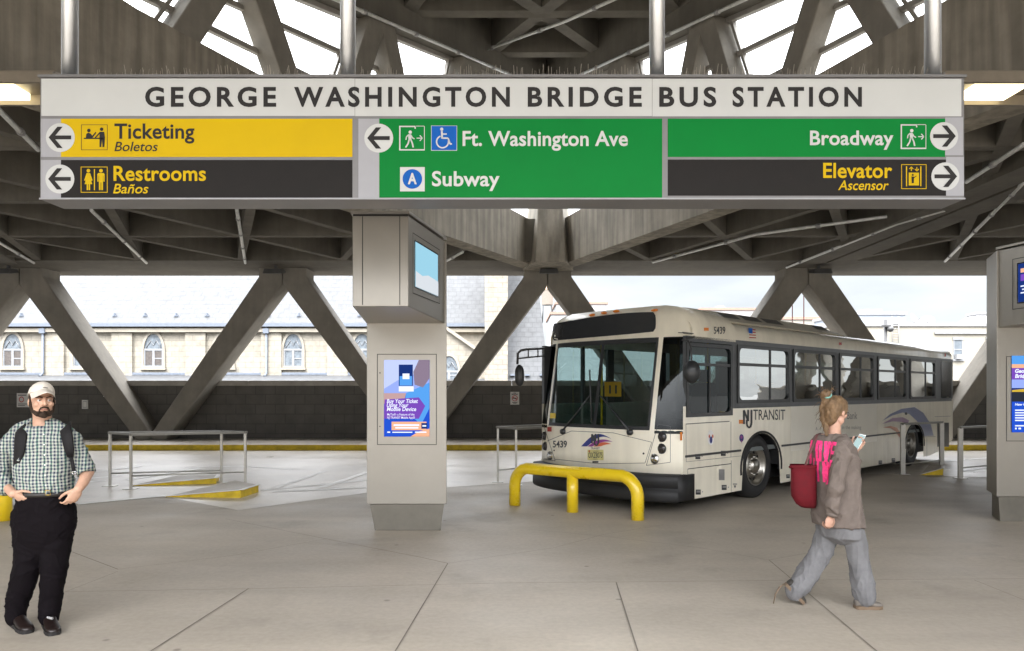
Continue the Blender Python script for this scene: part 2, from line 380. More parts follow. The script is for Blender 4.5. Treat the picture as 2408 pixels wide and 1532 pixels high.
# flood lights and brackets under the nodes
m_flood = M('flood_housing', (.10, .10, .10), .4, .4, var=.1); m_lens = M('lamp_lens', (.75, .77, .8), .15, var=0)
for x, lab in ((NODE[2], 'flood light under the strut node at the far left'), (NODE[3]-.05, 'tilted flood light under the node left of the kiosk'),
               (NODE[4], 'small white flood light under the node above the bus front'), (NODE[5]+.1, 'flood light under the node above the middle of the bus')):
    r = thing('flood_light', lab, 'light', (x, 21.3, ZB), 'flood lights under the strut nodes')
    mb = MB(); mb.box(x-.03, x+.03, 21.25, 21.35, 5.0, 5.24); obj('bracket', mb, m_flood, r)
    mb = MB(); mb.hexa([(x-.28,20.95,4.93),(x+.28,20.95,4.93),(x+.28,21.35,5.02),(x-.28,21.35,5.02)], [(x-.24,20.99,5.08),(x+.24,20.99,5.08),(x+.24,21.32,5.12),(x-.24,21.32,5.12)]); obj('housing', mb, m_flood, r, bevel=.015)
    mb = MB(); mb.quad((x-.22,21.0,4.934),(x-.22,21.3,5.002),(x+.22,21.3,5.002),(x+.22,21.0,4.934)); obj('lens', mb, m_lens, r)

# ================================================================ LOWER COFFERED CEILING
SA, SB = .52, -.40                      # how the two raking rib families run in plan (dX per dY)
PX, PY = 1.05, 22.4                     # apex of the raised bay
gL = lambda y: PX - SA * (PY - y)
gR = lambda y: PX - SB * (PY - y)
YN, YE = -12.0, 20.5
regL = [(-36, YN), (gL(YN), YN), (gL(YE), YE), (-36, YE)]
regR = [(gR(YN), YN), (44, YN), (44, YE), (gR(YE), YE)]
def clip(p, q, poly):
    t0, t1 = 0.0, 1.0; dx, dy = q[0]-p[0], q[1]-p[1]
    for (ax, ay), (bx, by) in zip(poly, poly[1:] + poly[:1]):
        nx, ny = -(by-ay), bx-ax
        num = nx*(p[0]-ax) + ny*(p[1]-ay); den = nx*dx + ny*dy
        if abs(den) < 1e-9:
            if num < 0: return None
        else:
            t = -num/den
            if den > 0: t0 = max(t0, t)
            else: t1 = min(t1, t)
    return None if t1 - t0 < 1e-3 else ((p[0]+dx*t0, p[1]+dy*t0), (p[0]+dx*t1, p[1]+dy*t1))
RIB_D = .62
mb = MB(); rows = [20.5 - 3.17*k for k in range(12)]; conduits = []
for reg in (regL, regR):
    for y in rows[1:]:
        c = clip((-60, y), (60, y), reg)
        if c: mb.beam((*c[0], ZB), (*c[1], ZB), .19, RIB_D)
    for fam, (s, dz) in enumerate(((SA, .004), (SB, .008))):
        for k in range(-20, 24):
            x0 = .95 + 2.82 * k
            c = clip((x0, 20.5), (x0 - s*45, -24.5), reg)
            if c:
                mb.beam((*c[0], ZB+dz), (*c[1], ZB+dz), .19, RIB_D)
                if math.dist(*c) > 2: conduits.append((fam, k, c))
    pl = reg if reg is regL else reg
    mb.hexa([(x, y, ZB+.60) for x, y in pl], [(x, y, ZB+.9) for x, y in pl])
# edge beam over the openings, with its outer lintel
mb.box(-36, 44, 20.5, 22.3, ZB-.01, ZB+1.15)
mb.box(-36, 44, 22.3, 23.3, ZB+.0, ZB+1.0)
# paired beams on the seams between triangles
for x0, s in ((NODE[5], 0.0), (NODE[2], -.39), (NODE[7], 0.0)):
    for off in (-.36, .36):
        mb.beam((x0+off, 20.6, ZB-.07), (x0+off - s*18.0, 2.6, ZB-.07), .62, .9)
    mb.beam((x0, 20.6, ZB-.02), (x0 - s*18.0, 2.6, ZB-.02), .2, .5)
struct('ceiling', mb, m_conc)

# deep girders that border the raised bay
def girder(s, sgn):
    mb = MB(); w = .5; n = 90
    pts = [(PX - s*t, PY - t) for t in [i*20.4/n for i in range(n+1)]]
    nx, ny = Vector((1, -s)).normalized() if False else (1/math.hypot(1, s), -s/math.hypot(1, s))
    bot, top = [], []
    for k, (x, y) in enumerate(pts):
        t = PY - y; zt = 6.38 + .036*t + max(0, t-12.45)*1.4
        bot.append([(x - nx*w/2, y - ny*w/2, ZB-.06), (x + nx*w/2, y + ny*w/2, ZB-.06)]); top.append([(x - nx*w/2, y - ny*w/2, zt), (x + nx*w/2, y + ny*w/2, zt)])
    rs = [[b[0], b[1], t[1], t[0]] for b, t in zip(bot, top)]
    mb.rings(rs); mb.sm = [False]*len(mb.f)
    return mb
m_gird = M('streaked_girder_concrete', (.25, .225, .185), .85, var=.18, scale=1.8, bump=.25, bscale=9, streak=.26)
struct('beam', girder(SA, -1), m_gird); struct('beam', girder(SB, 1), m_gird)
# knee where the girders meet over the middle node
mb = MB(); mb.hexa([(PX-.42, 20.0, ZB-.12), (PX+.42, 20.0, ZB-.12), (PX+.75, 21.6, ZB-.12), (PX-.75, 21.6, ZB-.12)], [(PX-.28, 20.5, 7.9), (PX+.28, 20.5, 7.9), (PX+.5, 21.6, 7.9), (PX-.5, 21.6, 7.9)])
struct('pillar', mb, m_gird, bevel=.03)

# ================================================================ RAISED ROOF AND CLERESTORY
ZU = lambda y: 11.0 - .2 * (PY - y)
mb = MB()
YR = -2.0
tri = [(gL(YR), YR), (gR(YR), YR), (gR(22.38), 22.38), (gL(22.38), 22.38)]
def ub(p, q, w=.3, d=.75, dz=0): mb.beam((*p, ZU(p[1])+dz), (*q, ZU(q[1])+dz), w, d)
for y in (19.3, 15.85, 12.4, 8.95, 5.5, 2.05):
    c = clip((-60, y), (60, y), tri); ub(*c)
for fam, (s, dz) in enumerate(((.48, .005), (-.35, .010))):
    for k in range(-6, 7):
        x0 = -.57 + 2.87*k
        c = clip((x0 + s*3.1, 22.4), (x0 + s*3.1 - s*25, -2.6), tri)
        if c: ub(*c, dz=dz)
mb.hexa([(x, y, ZU(y)+.72) for x, y in tri], [(x, y, ZU(y)+1.0) for x, y in tri])
for s in (SA, SB):                        # edge beams along the clerestory heads
    mb.beam((PX - s*-.1, 22.5, ZU(22.5)-.42), (PX - s*19.8, 2.6, ZU(2.6)-.42), .62, 1.15)
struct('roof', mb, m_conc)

m_pane = glass('clear_pane', (.93, .95, .96), .02)
m_mull = M('bronze_mullion', (.34, .32, .29), .5, .3, var=.1)
def clerestory(s, label):
    L = math.hypot(1, s); u = Vector((-s, -1, 0)) / L; n = Vector((1, -s, 0)) / L       # u runs towards the concourse
    at = lambda t, z: Vector((PX - s*t, PY - t, z))
    zs = lambda t: 6.38 + .036*t + max(0, t-12.45)*1.4
    zh = lambda t: ZU(PY - t) - .42
    root = thing('clerestory_window', label, 'window', tuple(at(8, zs(8))), 'clerestory windows of the raised bay')
    tops = [4.2, 7.35, 10.5, 13.65]; feet = []
    for k, t in enumerate(tops):
        for sg in (-1, 1):
            if t > 13 and sg < 0: continue
            tf = t + sg*1.02
            mb = MB(); w = .45; th = .40 + .004*(sg > 0)
            a, b = t + sg*.12, tf
            pl = [(a - w/2, zh(t) + .03), (a + w/2, zh(t) + .03), (b + w/2, zs(b) - .02), (b - w/2, zs(b) - .02)]
            f0 = [at(tt, z) - n*th/2 for tt, z in pl]; f1 = [at(tt, z) + n*th/2 for tt, z in pl]
            mb.hexa(f0, f1); obj('strut', mb, m_concl, root, bevel=.02)
    # glazing line sits on the outer side of the struts
    out = n * (.16 if s > 0 else -.16) * -1
    mb = MB(); N = 8
    for i in range(N):
        t0, t1 = 1.0 + i*13/N, 1.0 + (i+1)*13/N
        mb.quad(at(t0, zs(t0)) + out, at(t1, zs(t1)) + out, at(t1, zh(t1)) + out, at(t0, zh(t0)) + out)
    obj('glazing', mb, m_pane, root)
    for fr in (.30, .64):
        mb = MB(); p = [at(t, zs(t) + (zh(t)-zs(t))*fr) + out for t in (1.5, 6, 11.9, 13)]
        for a, b in zip(p[:-1], p[1:]): mb.beam(a, b, .09, .09)
        obj('mullion', mb, m_mull, root)
    mb = MB()
    for k, t in enumerate(tops):
        for sg in (-1, 1):
            tf = t + sg*1.32; mb.beam(at(t + sg*.42, zh(t)) + out, at(tf, zs(tf)) + out, .10, .07, up=u)
    obj('sash', mb, m_mull, root)
    mb = MB(); mb.beam(at(1.5, zh(1.5) - .1) + out, at(13, zh(13) - .1) + out, .12, .13); obj('head_rail', mb, m_mull, root)
clerestory(SA, 'band of clerestory glazing between sloping struts, above the left end of the hanging sign')
clerestory(SB, 'band of clerestory glazing between sloping struts, above the right end of the hanging sign')

# ================================================================ CONDUITS
def conduit(pts, label, r=.035, group='steel conduits under the ceiling'):
    mb = MB(); mb.tube(pts, r, 8); mb.m = 1
    for a, b in zip(pts[:-1], pts[1:]):
        a, b = Vector(a), Vector(b); n = max(1, int((b-a).length / 1.6))
        for i in range(n):
            c = a.lerp(b, (i+.5)/n); d = (b-a).normalized()*.05; mb.tube([c-d, c+d], r*1.5, 8)
    tag(obj('conduit', mb, [m_galv, m_grey]), label, 'conduit', group)
def below(px, py, dz=-.06):           # point just under the rib soffits
    d = (ZB - EYE) * FD / (HY - py); v = P(px, py, d); v.z += dz; return v
conduit([below(345, 614), below(215, 488)], 'steel conduit along the raking rib above the left handrail')
conduit([below(577, 614), below(557, 486)], 'steel conduit along the nearly upright rib left of the kiosk head')
conduit([below(80, 614), below(0, 566), below(-60, 520)], 'steel conduit beside the paired beam at the left edge')
conduit([below(840, 614), below(870, 560)], 'steel conduit ending behind the left kiosk head')
conduit([below(1044, 612), below(1088, 588)], 'short steel conduit between the left kiosk head and the girder')
conduit([below(1535, 612), below(1780, 545), below(2085, 503)], 'steel conduit on the rib above the bus front')
conduit([below(1850, 625), below(2110, 520), below(2220, 488)], 'steel conduit running alongside the wide paired beam')
conduit([below(2222, 610), below(2408, 420)], 'steel conduit above the right kiosk, rising to the right edge')
conduit([below(90, 343), below(0, 250), below(-40, 205)], 'steel conduit beside the left end of the sign')
conduit([below(2272, 420), below(2408, 330)], 'steel conduit beside the right end of the sign')
def edge(s, t, dz): y = PY - t; return (PX - s*t + (.42 if s > 0 else -.42), y, ZU(y) - .45 + dz)
conduit([edge(SA, 1.5, -.03), edge(SA, 12, -.03)], 'long conduit along the left eave of the raised roof')
conduit([edge(SB, 1.5, -.03), edge(SB, 12, -.03)], 'long conduit along the right eave of the raised roof')
q = lambda x, y: (x, y, ZU(y) - .06)
conduit([q(PX-2.1, 19.1), q(PX+.15, 16.1), q(PX+2.2, 12.6)], 'conduit crossing the coffers of the raised roof')

# ================================================================ LIGHT TROUGHS
m_tube = emis('fluorescent_lens', (1.0, .86, .52), 1.6); m_troff = M('trough_metal', (.20, .17, .13), .5, .3)
for x0, x1, ax0, ax1, lab in ((-9.5, -4.35, -7.2, -4.9, 'long ceiling light trough at the left end of the sign'), (4.1, 9.5, 4.55, 5.0, 'long ceiling light trough with a lit lamp at the right end of the sign')):
    r = thing('light_trough', lab, 'ceiling light', ((x0+x1)/2, 7.3, 4.6), 'light troughs either side of the sign')
    mb = MB(); mb.box(x0, x1, 7.0, 7.045, 4.56, 4.66); mb.box(x0, x1, 7.56, 7.6, 4.56, 4.66); mb.box(x0, x1, 7.045, 7.56, 4.66, 4.69)
    obj('housing', mb, m_troff, r)
    mb = MB(); mb.box(ax0, ax1, 7.08, 7.52, 4.59, 4.655); obj('lamp_lens', mb, m_tube, r)
    for x in ((-9.2, -4.36) if x0 < 0 else (4.153, 9.2)):
        mb = MB(); mb.box(x-.02, x+.02, 7.28, 7.32, 4.7, 7.6); obj('hanger_rod', mb, m_galv, r)
# ================================================================ HANGING SIGN
SD = 6.0
fs = lambda u, v, l: P(u, v, SD) + Vector((0, -.0025 * l, 0))
m_sgrey = M('sign_frame_grey', (.20, .195, .195), .45, .3, var=.08, scale=3)
m_slg = M('sign_light_grey', (.34, .34, .365), .45, var=.03)
m_swh = M('sign_white', (.525, .535, .525), .4, var=.03, scale=2)
m_sye = M('sign_yellow', (.59, .395, .002), .5, var=.03, scale=2, spec=.15)
m_sgr = M('sign_green', (.002, .19, .032), .5, var=.06, scale=1.2, spec=.12)
m_sdk = M('sign_charcoal', (.017, .015, .014), .5, var=.08, spec=.15)
m_sin = M('sign_ink', (.030, .028, .028), .5, var=0, spec=.15)
m_sbl = M('sign_blue', (.006, .10, .42), .5, var=0, spec=.15)
sign = thing('hanging_sign', 'long hanging sign reading GEORGE WASHINGTON BRIDGE BUS STATION over yellow, green and black panels', 'sign', (0, 6.15, 3.2))
a, b = P(94, 183, SD), P(2268, 470, SD)
mb = MB(); mb.box(a.x, b.x, 6.0, 6.32, b.z, a.z); obj('housing', mb, m_sgrey, sign, bevel=.008)
mb = MB(); mb.box(a.x-.01, b.x+.01, 5.985, 6.335, a.z, a.z+.02); obj('top_cap', mb, m_sgrey, sign)
mb = MB(); mb.box(a.x, b.x, 5.988, 6.0, b.z, b.z+.012); obj('bottom_trim', mb, m_slg, sign)
def panel(name, mat, *rects, layer=1, **k):
    mb = MB(); f = Flat(mb, fs); f.l = layer
    for r in rects: f.rect(*r)
    return obj(name, mb, mat, sign, **k)
panel('header_panel', m_swh, (98, 186, 834.3, 273.5), (835.3, 186.4, 1533, 274), (1534, 186.6, 2260, 274.5))
panel('yellow_panel', m_sye, (144, 280, 829, 370)); panel('black_panel', m_sdk, (144, 377, 829, 466))
panel('green_panel', m_sgr, (892, 280, 1557, 466)); panel('green_panel', m_sgr, (1570, 280, 2222, 370)); panel('black_panel', m_sdk, (1570, 376, 2224, 461))
panel('end_panel', m_slg, (97, 280, 144, 370), (97, 377, 144, 466)); panel('end_panel', m_slg, (843, 280, 892, 466)); panel('end_panel', m_slg, (2222, 277, 2264, 366), (2224, 370, 2266, 461))
def art(name, mat, fn, layer=2, fr=fs, parent=None):
    mb = MB(); f = Flat(mb, fr); f.l = layer; fn(f); return obj(name, mb, mat, parent or sign)
for w, x0, x1 in (('GEORGE', 342, 650), ('WASHINGTON', 692, 1199), ('BRIDGE', 1241, 1509), ('BUS', 1550, 1684), ('STATION', 1722, 2026)):
    art('lettering', m_sin, lambda f: f.text(w, x0, 250.5, 41, x1, bold=.030, space=1.32))
art('lettering', m_sin, lambda f: f.text('Ticketing', 270, 326.5, 32.5, 458, bold=.020, space=1.03))
art('lettering', m_sin, lambda f: f.text('Boletos', 270, 356.5, 21, 372, bold=.008, shear=.22))
art('lettering', m_sye, lambda f: f.text('Restrooms', 268, 425.5, 32, 485, bold=.020, space=1.03))
art('lettering', m_sye, lambda f: f.text('Baños', 267, 455.5, 21, 350, bold=.010, shear=.22))
art('lettering', m_swh, lambda f: f.text('Ft. Washington Ave', 1088, 343.5, 32, 1476, bold=.020, space=1.03))
art('lettering', m_swh, lambda f: f.text('Subway', 1016, 438, 32, 1175, bold=.020, space=1.03))
art('lettering', m_swh, lambda f: f.text('Broadway', 1904, 341.5, 31, 2100, bold=.020, space=1.03))
art('lettering', m_sye, lambda f: f.text('Elevator', 1935, 418.5, 32, 2097, bold=.020, space=1.03))
art('lettering', m_sye, lambda f: f.text('Ascensor', 1970, 447.5, 21, 2089, bold=.010, shear=.22))
for x, y, r, d in ((143, 324.5, 34, -1), (142, 422, 34, -1), (891, 326, 34, -1), (2219, 321.5, 33, 1), (2222, 416, 33, 1)):
    def arrow(f, x=x, y=y, d=d):
        f.rect(min(x-d*26, x+d*20), y-4.6, max(x-d*26, x+d*20), y+4.6)
        for s in (-1, 1): f.l = 3.4 + s*.2; f.poly([(x+d*27, y), (x+d*(15), y), (x-d*6, y+s*25), (x+d*6.5, y+s*25)][::1])
    art('arrow_disc', m_swh, lambda f: f.disc(x, y, r), 2); art('arrow', m_sin, arrow, 3)
def ic_ticket(f):
    f.frame(192, 294, 254, 354, 1.2)
    f.disc(210, 308, 4.2); f.poly([(203, 325), (204, 316), (209, 313), (215, 316), (218, 320), (226, 311), (228, 313), (219, 325)])
    f.rect(198, 325, 233, 328); f.rect(233, 325, 245, 328.2)
    f.disc(240, 305, 4.2); f.poly([(235, 311), (246, 311), (248, 325), (246, 347), (242, 347), (241, 329), (239, 347), (235, 347)]); f.line([(236, 313), (225, 325)], 3)
art('pictogram', m_sin, ic_ticket)
def ic_rest(f):
    f.frame(191, 393, 254, 454, 1.5); f.rect(222, 399, 224.4, 448)
    f.disc(209, 402.5, 4.2); f.poly([(205, 408), (213, 408), (219, 425), (216, 426.5), (213, 418), (218, 434), (213, 434), (213, 448), (209.6, 448), (209.6, 434), (208.4, 434), (208.4, 448), (205, 448), (205, 434), (200, 434), (205, 418), (202, 426.5), (199, 425)])
    f.disc(238.5, 402.5, 4.2); f.poly([(232, 408), (245, 408), (247, 411), (247, 428), (244, 428), (244, 414), (243.2, 414), (243.2, 448), (239.2, 448), (239.2, 430), (237.8, 430), (237.8, 448), (233.8, 448), (233.8, 414), (233, 414), (233, 428), (230, 428), (230, 411)])
art('pictogram', m_sye, ic_rest)
def ic_exit(x0, y0):
    def g(f):
        X = lambda u: x0 + u; Y = lambda v: y0 + v
        f.rect(X(0), Y(0), X(3), Y(58)); f.rect(X(3), Y(0), X(38), Y(3)); f.rect(X(36), Y(3), X(39), Y(7)); f.rect(X(3), Y(55), X(60), Y(58)); f.rect(X(58.5), Y(1), X(60), Y(55)); f.rect(X(39), Y(0), X(58.5), Y(1.5))
        f.disc(X(26), Y(15), 4); f.poly([(X(21), Y(20)), (X(28), Y(20)), (X(29), Y(33)), (X(22), Y(34))])
        f.line([(X(27), Y(21)), (X(31), Y(28)), (X(36), Y(31))], 2.6); f.line([(X(22), Y(21)), (X(17), Y(26)), (X(16), Y(33))], 2.6)
        f.line([(X(27), Y(32)), (X(31), Y(41)), (X(33), Y(51))], 3.4); f.line([(X(23.5), Y(32)), (X(21), Y(42)), (X(15), Y(51))], 3.4)
        f.line([(X(41), Y(29)), (X(54), Y(29))], 2.2); f.line([(X(48.5), Y(22.5)), (X(54.2), Y(29)), (X(48.5), Y(35.5))], 2.4)
    return g
art('pictogram', m_swh, ic_exit(939, 297)); art('pictogram', m_swh, ic_exit(2117, 293.5))
art('pictogram_tile', m_swh, lambda f: f.rect(1014, 296.5, 1075, 355.5), 2); art('pictogram_tile', m_sbl, lambda f: f.rect(1015.2, 297.7, 1073.8, 354.3), 3)
def ic_wheel(f):
    f.disc(1039, 305.5, 3.8); f.poly([(1037, 310), (1041.4, 310), (1042.2, 327.5), (1037.8, 327.5)]); f.rect(1041.4, 315.5, 1051, 318.3)
    f.line([(1039, 326.5), (1054, 326.5), (1059, 341), (1063, 339.5)], 3.4); f.arc(1041, 335, 14, 3.2, 110, 372, 30)
art('pictogram', m_swh, ic_wheel, 4)
art('pictogram_tile', m_swh, lambda f: f.rect(941, 394, 999, 451), 2); art('route_disc', m_sbl, lambda f: f.disc(970, 422, 23), 3)
art('lettering', m_swh, lambda f: f.text('A', 959.5, 433.5, 23, 980.5, bold=.035), 4)
def ic_elev(f):
    f.frame(2118.5, 387.5, 2177.5, 445.5, 1.4); f.rect(2129.5, 392, 2132, 439); f.rect(2163, 392, 2165.5, 439)
    for x, s in ((2142, 1), (2155, -1)):
        f.rect(x-1, 394, x+1, 403); f.line([(x-4.5, 398.5-s*.0 if s>0 else 398.5), (x, 393.5 if s > 0 else 403.5), (x+4.5, 398.5)], 1.8)
    f.poly([(2136, 407), (2160, 407), (2160, 437), (2136, 437)])
art('pictogram', m_sye, ic_elev)
art('pictogram', m_sdk, lambda f: f.disc(2145, 412.5, 2.3).poly([(2142, 416), (2150, 417), (2153, 414), (2154, 416), (2148, 420), (2147.5, 432), (2142.5, 432)]), 3)
for x in (165, 818, 1545, 2193):
    mb = MB(); p = P(x, 183, 6.16); mb.tube([(p.x, 6.16, p.z-.02), (p.x, 6.16, 7.85)], .0645, 20); obj('hanger_pole', mb, m_pole, sign)
mb = MB()
for i in range(300):
    x = a.x + .35 + (b.x - a.x - .45) * i / 300; zz = a.z + .02; h = random.uniform(.08, .135)
    dx, dy = random.uniform(-.012, .012), random.choice((-.05, 0, .05)) + random.uniform(-.012, .012)
    mb.tube([(x, 6.15, zz), (x+dx, 6.15+dy, zz+h)], .0021, 3)
obj('bird_spikes', mb, M('spike_wire', (.5, .45, .38), .5, .3, var=0), sign, kind='stuff')

# ================================================================ INFORMATION KIOSKS
m_gap = M('panel_gap', (.02, .02, .02), .7, var=0)
m_bez = M('screen_bezel', (.012, .012, .014), .25, var=0)
m_glare = emis('painted_glare', (.13, .25, .31), .75)  # reflection on the switched-off upper screen, put in as a pale glow
def em_set():
    return {k: emis('screen_' + k, c, s*.34) for k, c, s in (('white', (.80, .85, 1), 1.0), ('blue', (.02, .09, .62), .9), ('pale', (.34, .45, .95), .85), ('purple', (.22, .08, .55), .8), ('orange', (.95, .50, .30), .85),
        ('navy', (.012, .04, .22), .8), ('sky', (.10, .36, .85), .9), ('tan', (.34, .26, .36), .7), ('gold', (.75, .5, .05), .8), ('mist', (.55, .63, .95), .9), ('peach', (.70, .45, .45), .7), ('road', (.03, .035, .05), .8))}
EM = em_set()
def kiosk(name, label, X0, Y0, mir, back, headscreen):
    """front face of the shaft from x=0..0.93 at y=0 in its own frame; mir=-1 flips left and right"""
    root = thing(name, label, 'information kiosk', (X0, Y0, 0), 'steel information kiosks')
    t = (lambda x, y, z: Vector((X0 + x, Y0 + y, z))) if mir > 0 else (lambda x, y, z: Vector((X0 + .93 - x, Y0 + y, z)))
    fl = (lambda f: f) if mir > 0 else (lambda f: f)
    def mk(nm, mbx, mats, **k):
        if mir < 0: mbx.f = [f[::-1] for f in mbx.f]
        return obj(nm, mbx, mats, root, **k)
    mb = MB(t)
    sh = [(0, 0), (.93, 0), (.93 - back, .62), (back, .62)]
    mb.hexa([(x, y, .315) for x, y in sh], [(x, y, 3.38) for x, y in sh]); mk('shaft', mb, m_steel, bevel=.006)
    mb = MB(t); lo = [(.085, .05), (.855, .05), (.855 - back*.7, .5), (.085 + back*.7, .5)]; hi = [(.035, .02), (.895, .02), (.895 - back, .56), (.035 + back, .56)]
    mb.hexa([(x, y, .0) for x, y in lo], [(x, y, .31) for x, y in hi]); mk('plinth', mb, m_grey if False else M('plinth_steel', (.21, .195, .165), .5, .5, var=.1), bevel=.004)
    mb = MB(t)
    hb = [(.105, -1.25, 2.475), (.66, -1.25, 2.475), (.914, .04, 2.415), (-.005, .04, 2.415)]
    mb.hexa(hb, [(x, y, 3.375) for x, y, z in hb]); mk('head', mb, m_steel, bevel=.006)
    mb = MB(t); rt = [(.09, -1.27), (.672, -1.27), (.93, .02), (-.02, .02)]
    mb.hexa([(x, y, 3.392) for x, y in rt], [(x, y, 3.42) for x, y in rt]); mk('head_cap', mb, m_steel)
    mb = MB(t)
    for x in (.205, .575): mb.box(x-.0035, x+.0035, -1.2535, -1.247, 2.49, 3.37)
    mb.box(.11, .655, -1.2535, -1.2, 3.377, 3.390)
    mk('panel_joint', mb, m_gap)
    # slanted face carrying the upper screen: u 0..1.315 along, v height
    e0, e1 = Vector((.66, -1.25, 0)), Vector((.914, .04, 0)); ud = (e1 - e0).normalized(); nn = Vector((ud.y, -ud.x, 0)); LEN = (e1-e0).length
    hf = lambda u, v, l: t(*(e0 + ud*u + nn*(.003 + .002*l) + Vector((0, 0, v))))
    def ha(nm, m, fn, l=1):
        mb = MB(); f = Flat(mb, hf); f.l = l; fn(f)
        return mk(nm, mb, m)
    ha('panel_joint', m_gap, lambda f: f.frame(.12, 2.62, 1.07, 3.235, .008), 1)
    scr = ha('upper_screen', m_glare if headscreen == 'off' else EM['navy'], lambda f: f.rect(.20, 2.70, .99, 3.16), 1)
    mb = MB(); f = Flat(mb, hf); f.l = 1.6; f.frame(.185, 2.685, 1.005, 3.175, .014); mk('screen_frame', mb, m_bez)
    # lower screen door on the shaft
    ff = lambda u, v, l: t(u, -.002 - .002*l, v)
    mb = MB(); f = Flat(mb, ff); f.frame(.122, 1.005, .814, 2.062, .007); f.line([(.155, 1.84), (.156, 1.85)], .012); f.disc(.155, 1.84, .007).disc(.155, 1.22, .007); mk('door_joint', mb, m_gap)
    mb = MB(); mb.m = 0; mb.box(.190, .738, -.0062, .002, 1.07, 1.995); mk('screen_bezel', mb, m_bez)
    return root, t, mk
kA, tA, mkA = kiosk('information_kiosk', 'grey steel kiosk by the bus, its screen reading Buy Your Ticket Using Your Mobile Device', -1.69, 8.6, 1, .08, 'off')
def scr(t, mk, k, y=-.0062):
    def s(name, mat, fn, l, par=None):
        mb = MB(); f = Flat(mb, lambda u, v, q: t(u, y - .0016*q, v)); f.l = l; fn(f); return mk(name, mb, mat)
    return s
# screen content; v axis: heights in metres
sA = scr(tA, mkA, 1)
U = lambda px: (px - 862) * 8.6 / FD; V = lambda py: EYE + (HY - py) * 8.6 / FD
sA('screen_picture', EM['blue'], lambda f: f.rect(U(903), V(1027), U(1010), V(847)), 1)
sA('screen_picture', EM['pale'], lambda f: f.rect(U(903), V(925), U(1010), V(847)), 2)
sA('screen_picture', EM['mist'], lambda f: f.poly([(U(903), V(847)), (U(985), V(847)), (U(975), V(880)), (U(935), V(895)), (U(903), V(915))]), 3)
sA('screen_picture', EM['tan'], lambda f: f.poly([(U(985), V(847)), (U(1010), V(847)), (U(1010), V(890)), (U(995), V(912)), (U(975), V(905)), (U(972), V(875))]), 4)
sA('screen_picture', EM['peach'], lambda f: f.poly([(U(903), V(925)), (U(955), V(925)), (U(950), V(945)), (U(903), V(950))]), 4.6)
sA('screen_picture', EM['sky'], lambda f: f.poly([(U(955), V(925)), (U(1010), V(900)), (U(1010), V(960)), (U(990), V(1000)), (U(950), V(960))]), 4)
sA('screen_picture', EM['purple'], lambda f: f.poly([(U(903), V(985)), (U(905), V(940)), (U(985), V(935)), (U(1000), V(955)), (U(985), V(985))]), 5)
sA('screen_picture', EM['orange'], lambda f: f.poly([(U(965), V(1027)), (U(985), V(1015)), (U(1010), V(1008)), (U(1010), V(1027))]), 3)
sA('screen_picture', EM['navy'], lambda f: f.rect(U(938), V(908), U(971), V(858)), 6)
sA('screen_picture', EM['sky'], lambda f: f.rect(U(940), V(907), U(969), V(885)), 7)
sA('screen_picture', EM['white'], lambda f: f.rect(U(947), V(892), U(963), V(879)).rect(U(938), V(921), U(973), V(909)), 8)
def tx(f):
    g = lambda s, x0, y, cap, x1, b, sh=0: f.text(s, U(x0), 0, 0, bold=b) if False else None
    for s, x0, y, cap, x1, b, sh in (('Buy Your Ticket', 910, 948, 8.6, 983, .018, .2), ('Using Your', 910, 957.5, 8.6, 961, .018, .2), ('Mobile Device', 910, 966.8, 8.6, 979, .018, .2), ('MyTix®- a Feature of the', 911, 977.5, 5, 975, .004, 0), ('NJ TRANSIT Mobile App®', 911, 985, 5, 976, .004, 0)):
        vs, fc = glyphs(s, b, sh, 1.0); lo = min(v[0] for v in vs); hi = max(v[0] for v in vs)
        kx = (U(x1)-U(x0))/(hi-lo); ky = (V(0)-V(cap))/.653
        f.b.add([f.fr(U(x0)+(v[0]-lo)*kx, V(y)+v[1]*ky, f.l) for v in vs], fc)
sA('screen_lettering', EM['white'], tx, 9)
sA('screen_picture', EM['orange'], lambda f: f.rect(U(921), V(1012), U(1003), V(992)), 6)
sA('screen_picture', EM['white'], lambda f: f.rect(U(926), V(1002), U(986), V(998)).rect(U(930), V(1008), U(984), V(1004.5)).rect(U(911), V(1018), U(918), V(1015)).rect(U(923), V(1018), U(970), V(1015.5)).rect(U(976), V(1018), U(1003), V(1015)), 8)
sA('screen_picture', EM['navy'], lambda f: f.rect(U(991), V(1008.5), U(1005), V(995)), 8)
sA('screen_lettering', EM['white'], lambda f: f.rect(U(993.5), V(1003.5), U(1002.5), V(1000)), 9)
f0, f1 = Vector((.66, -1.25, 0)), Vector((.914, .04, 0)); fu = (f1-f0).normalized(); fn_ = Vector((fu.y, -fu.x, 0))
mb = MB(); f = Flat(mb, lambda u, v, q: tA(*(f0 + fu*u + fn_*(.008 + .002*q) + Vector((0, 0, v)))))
f.poly([(.20, 2.70), (.99, 2.70), (.99, 2.86), (.62, 2.875), (.42, 2.84), (.20, 2.86)]); obj('screen_picture', mb, emis('painted_reflection', (.75, .80, .85), .27), kA)  # bright reflection low on the upper screen, painted as a glowing shape
kB, tB, mkB = kiosk('information_kiosk', 'grey steel kiosk half out of the picture at the right edge, behind the walking woman', 6.03, 9.2, -1, .27, 'on')
sB = scr(lambda u, v, z: tB(.93 - u, v, z), lambda n, b, m: obj(n, b, m, kB), 1)
U = lambda px: (px - 2345) * 9.2 / FD; V = lambda py: EYE + (HY - py) * 9.2 / FD
x0, x1 = U(2379), U(2477)
sB('screen_picture', EM['navy'], lambda f: f.rect(x0, V(1017), x1, V(837)), 1)
sB('screen_picture', EM['sky'], lambda f: f.rect(x0, V(857), x1, V(837)), 2)
sB('screen_picture', EM['orange'], lambda f: f.rect(x0, V(866), x1, V(857)), 2)
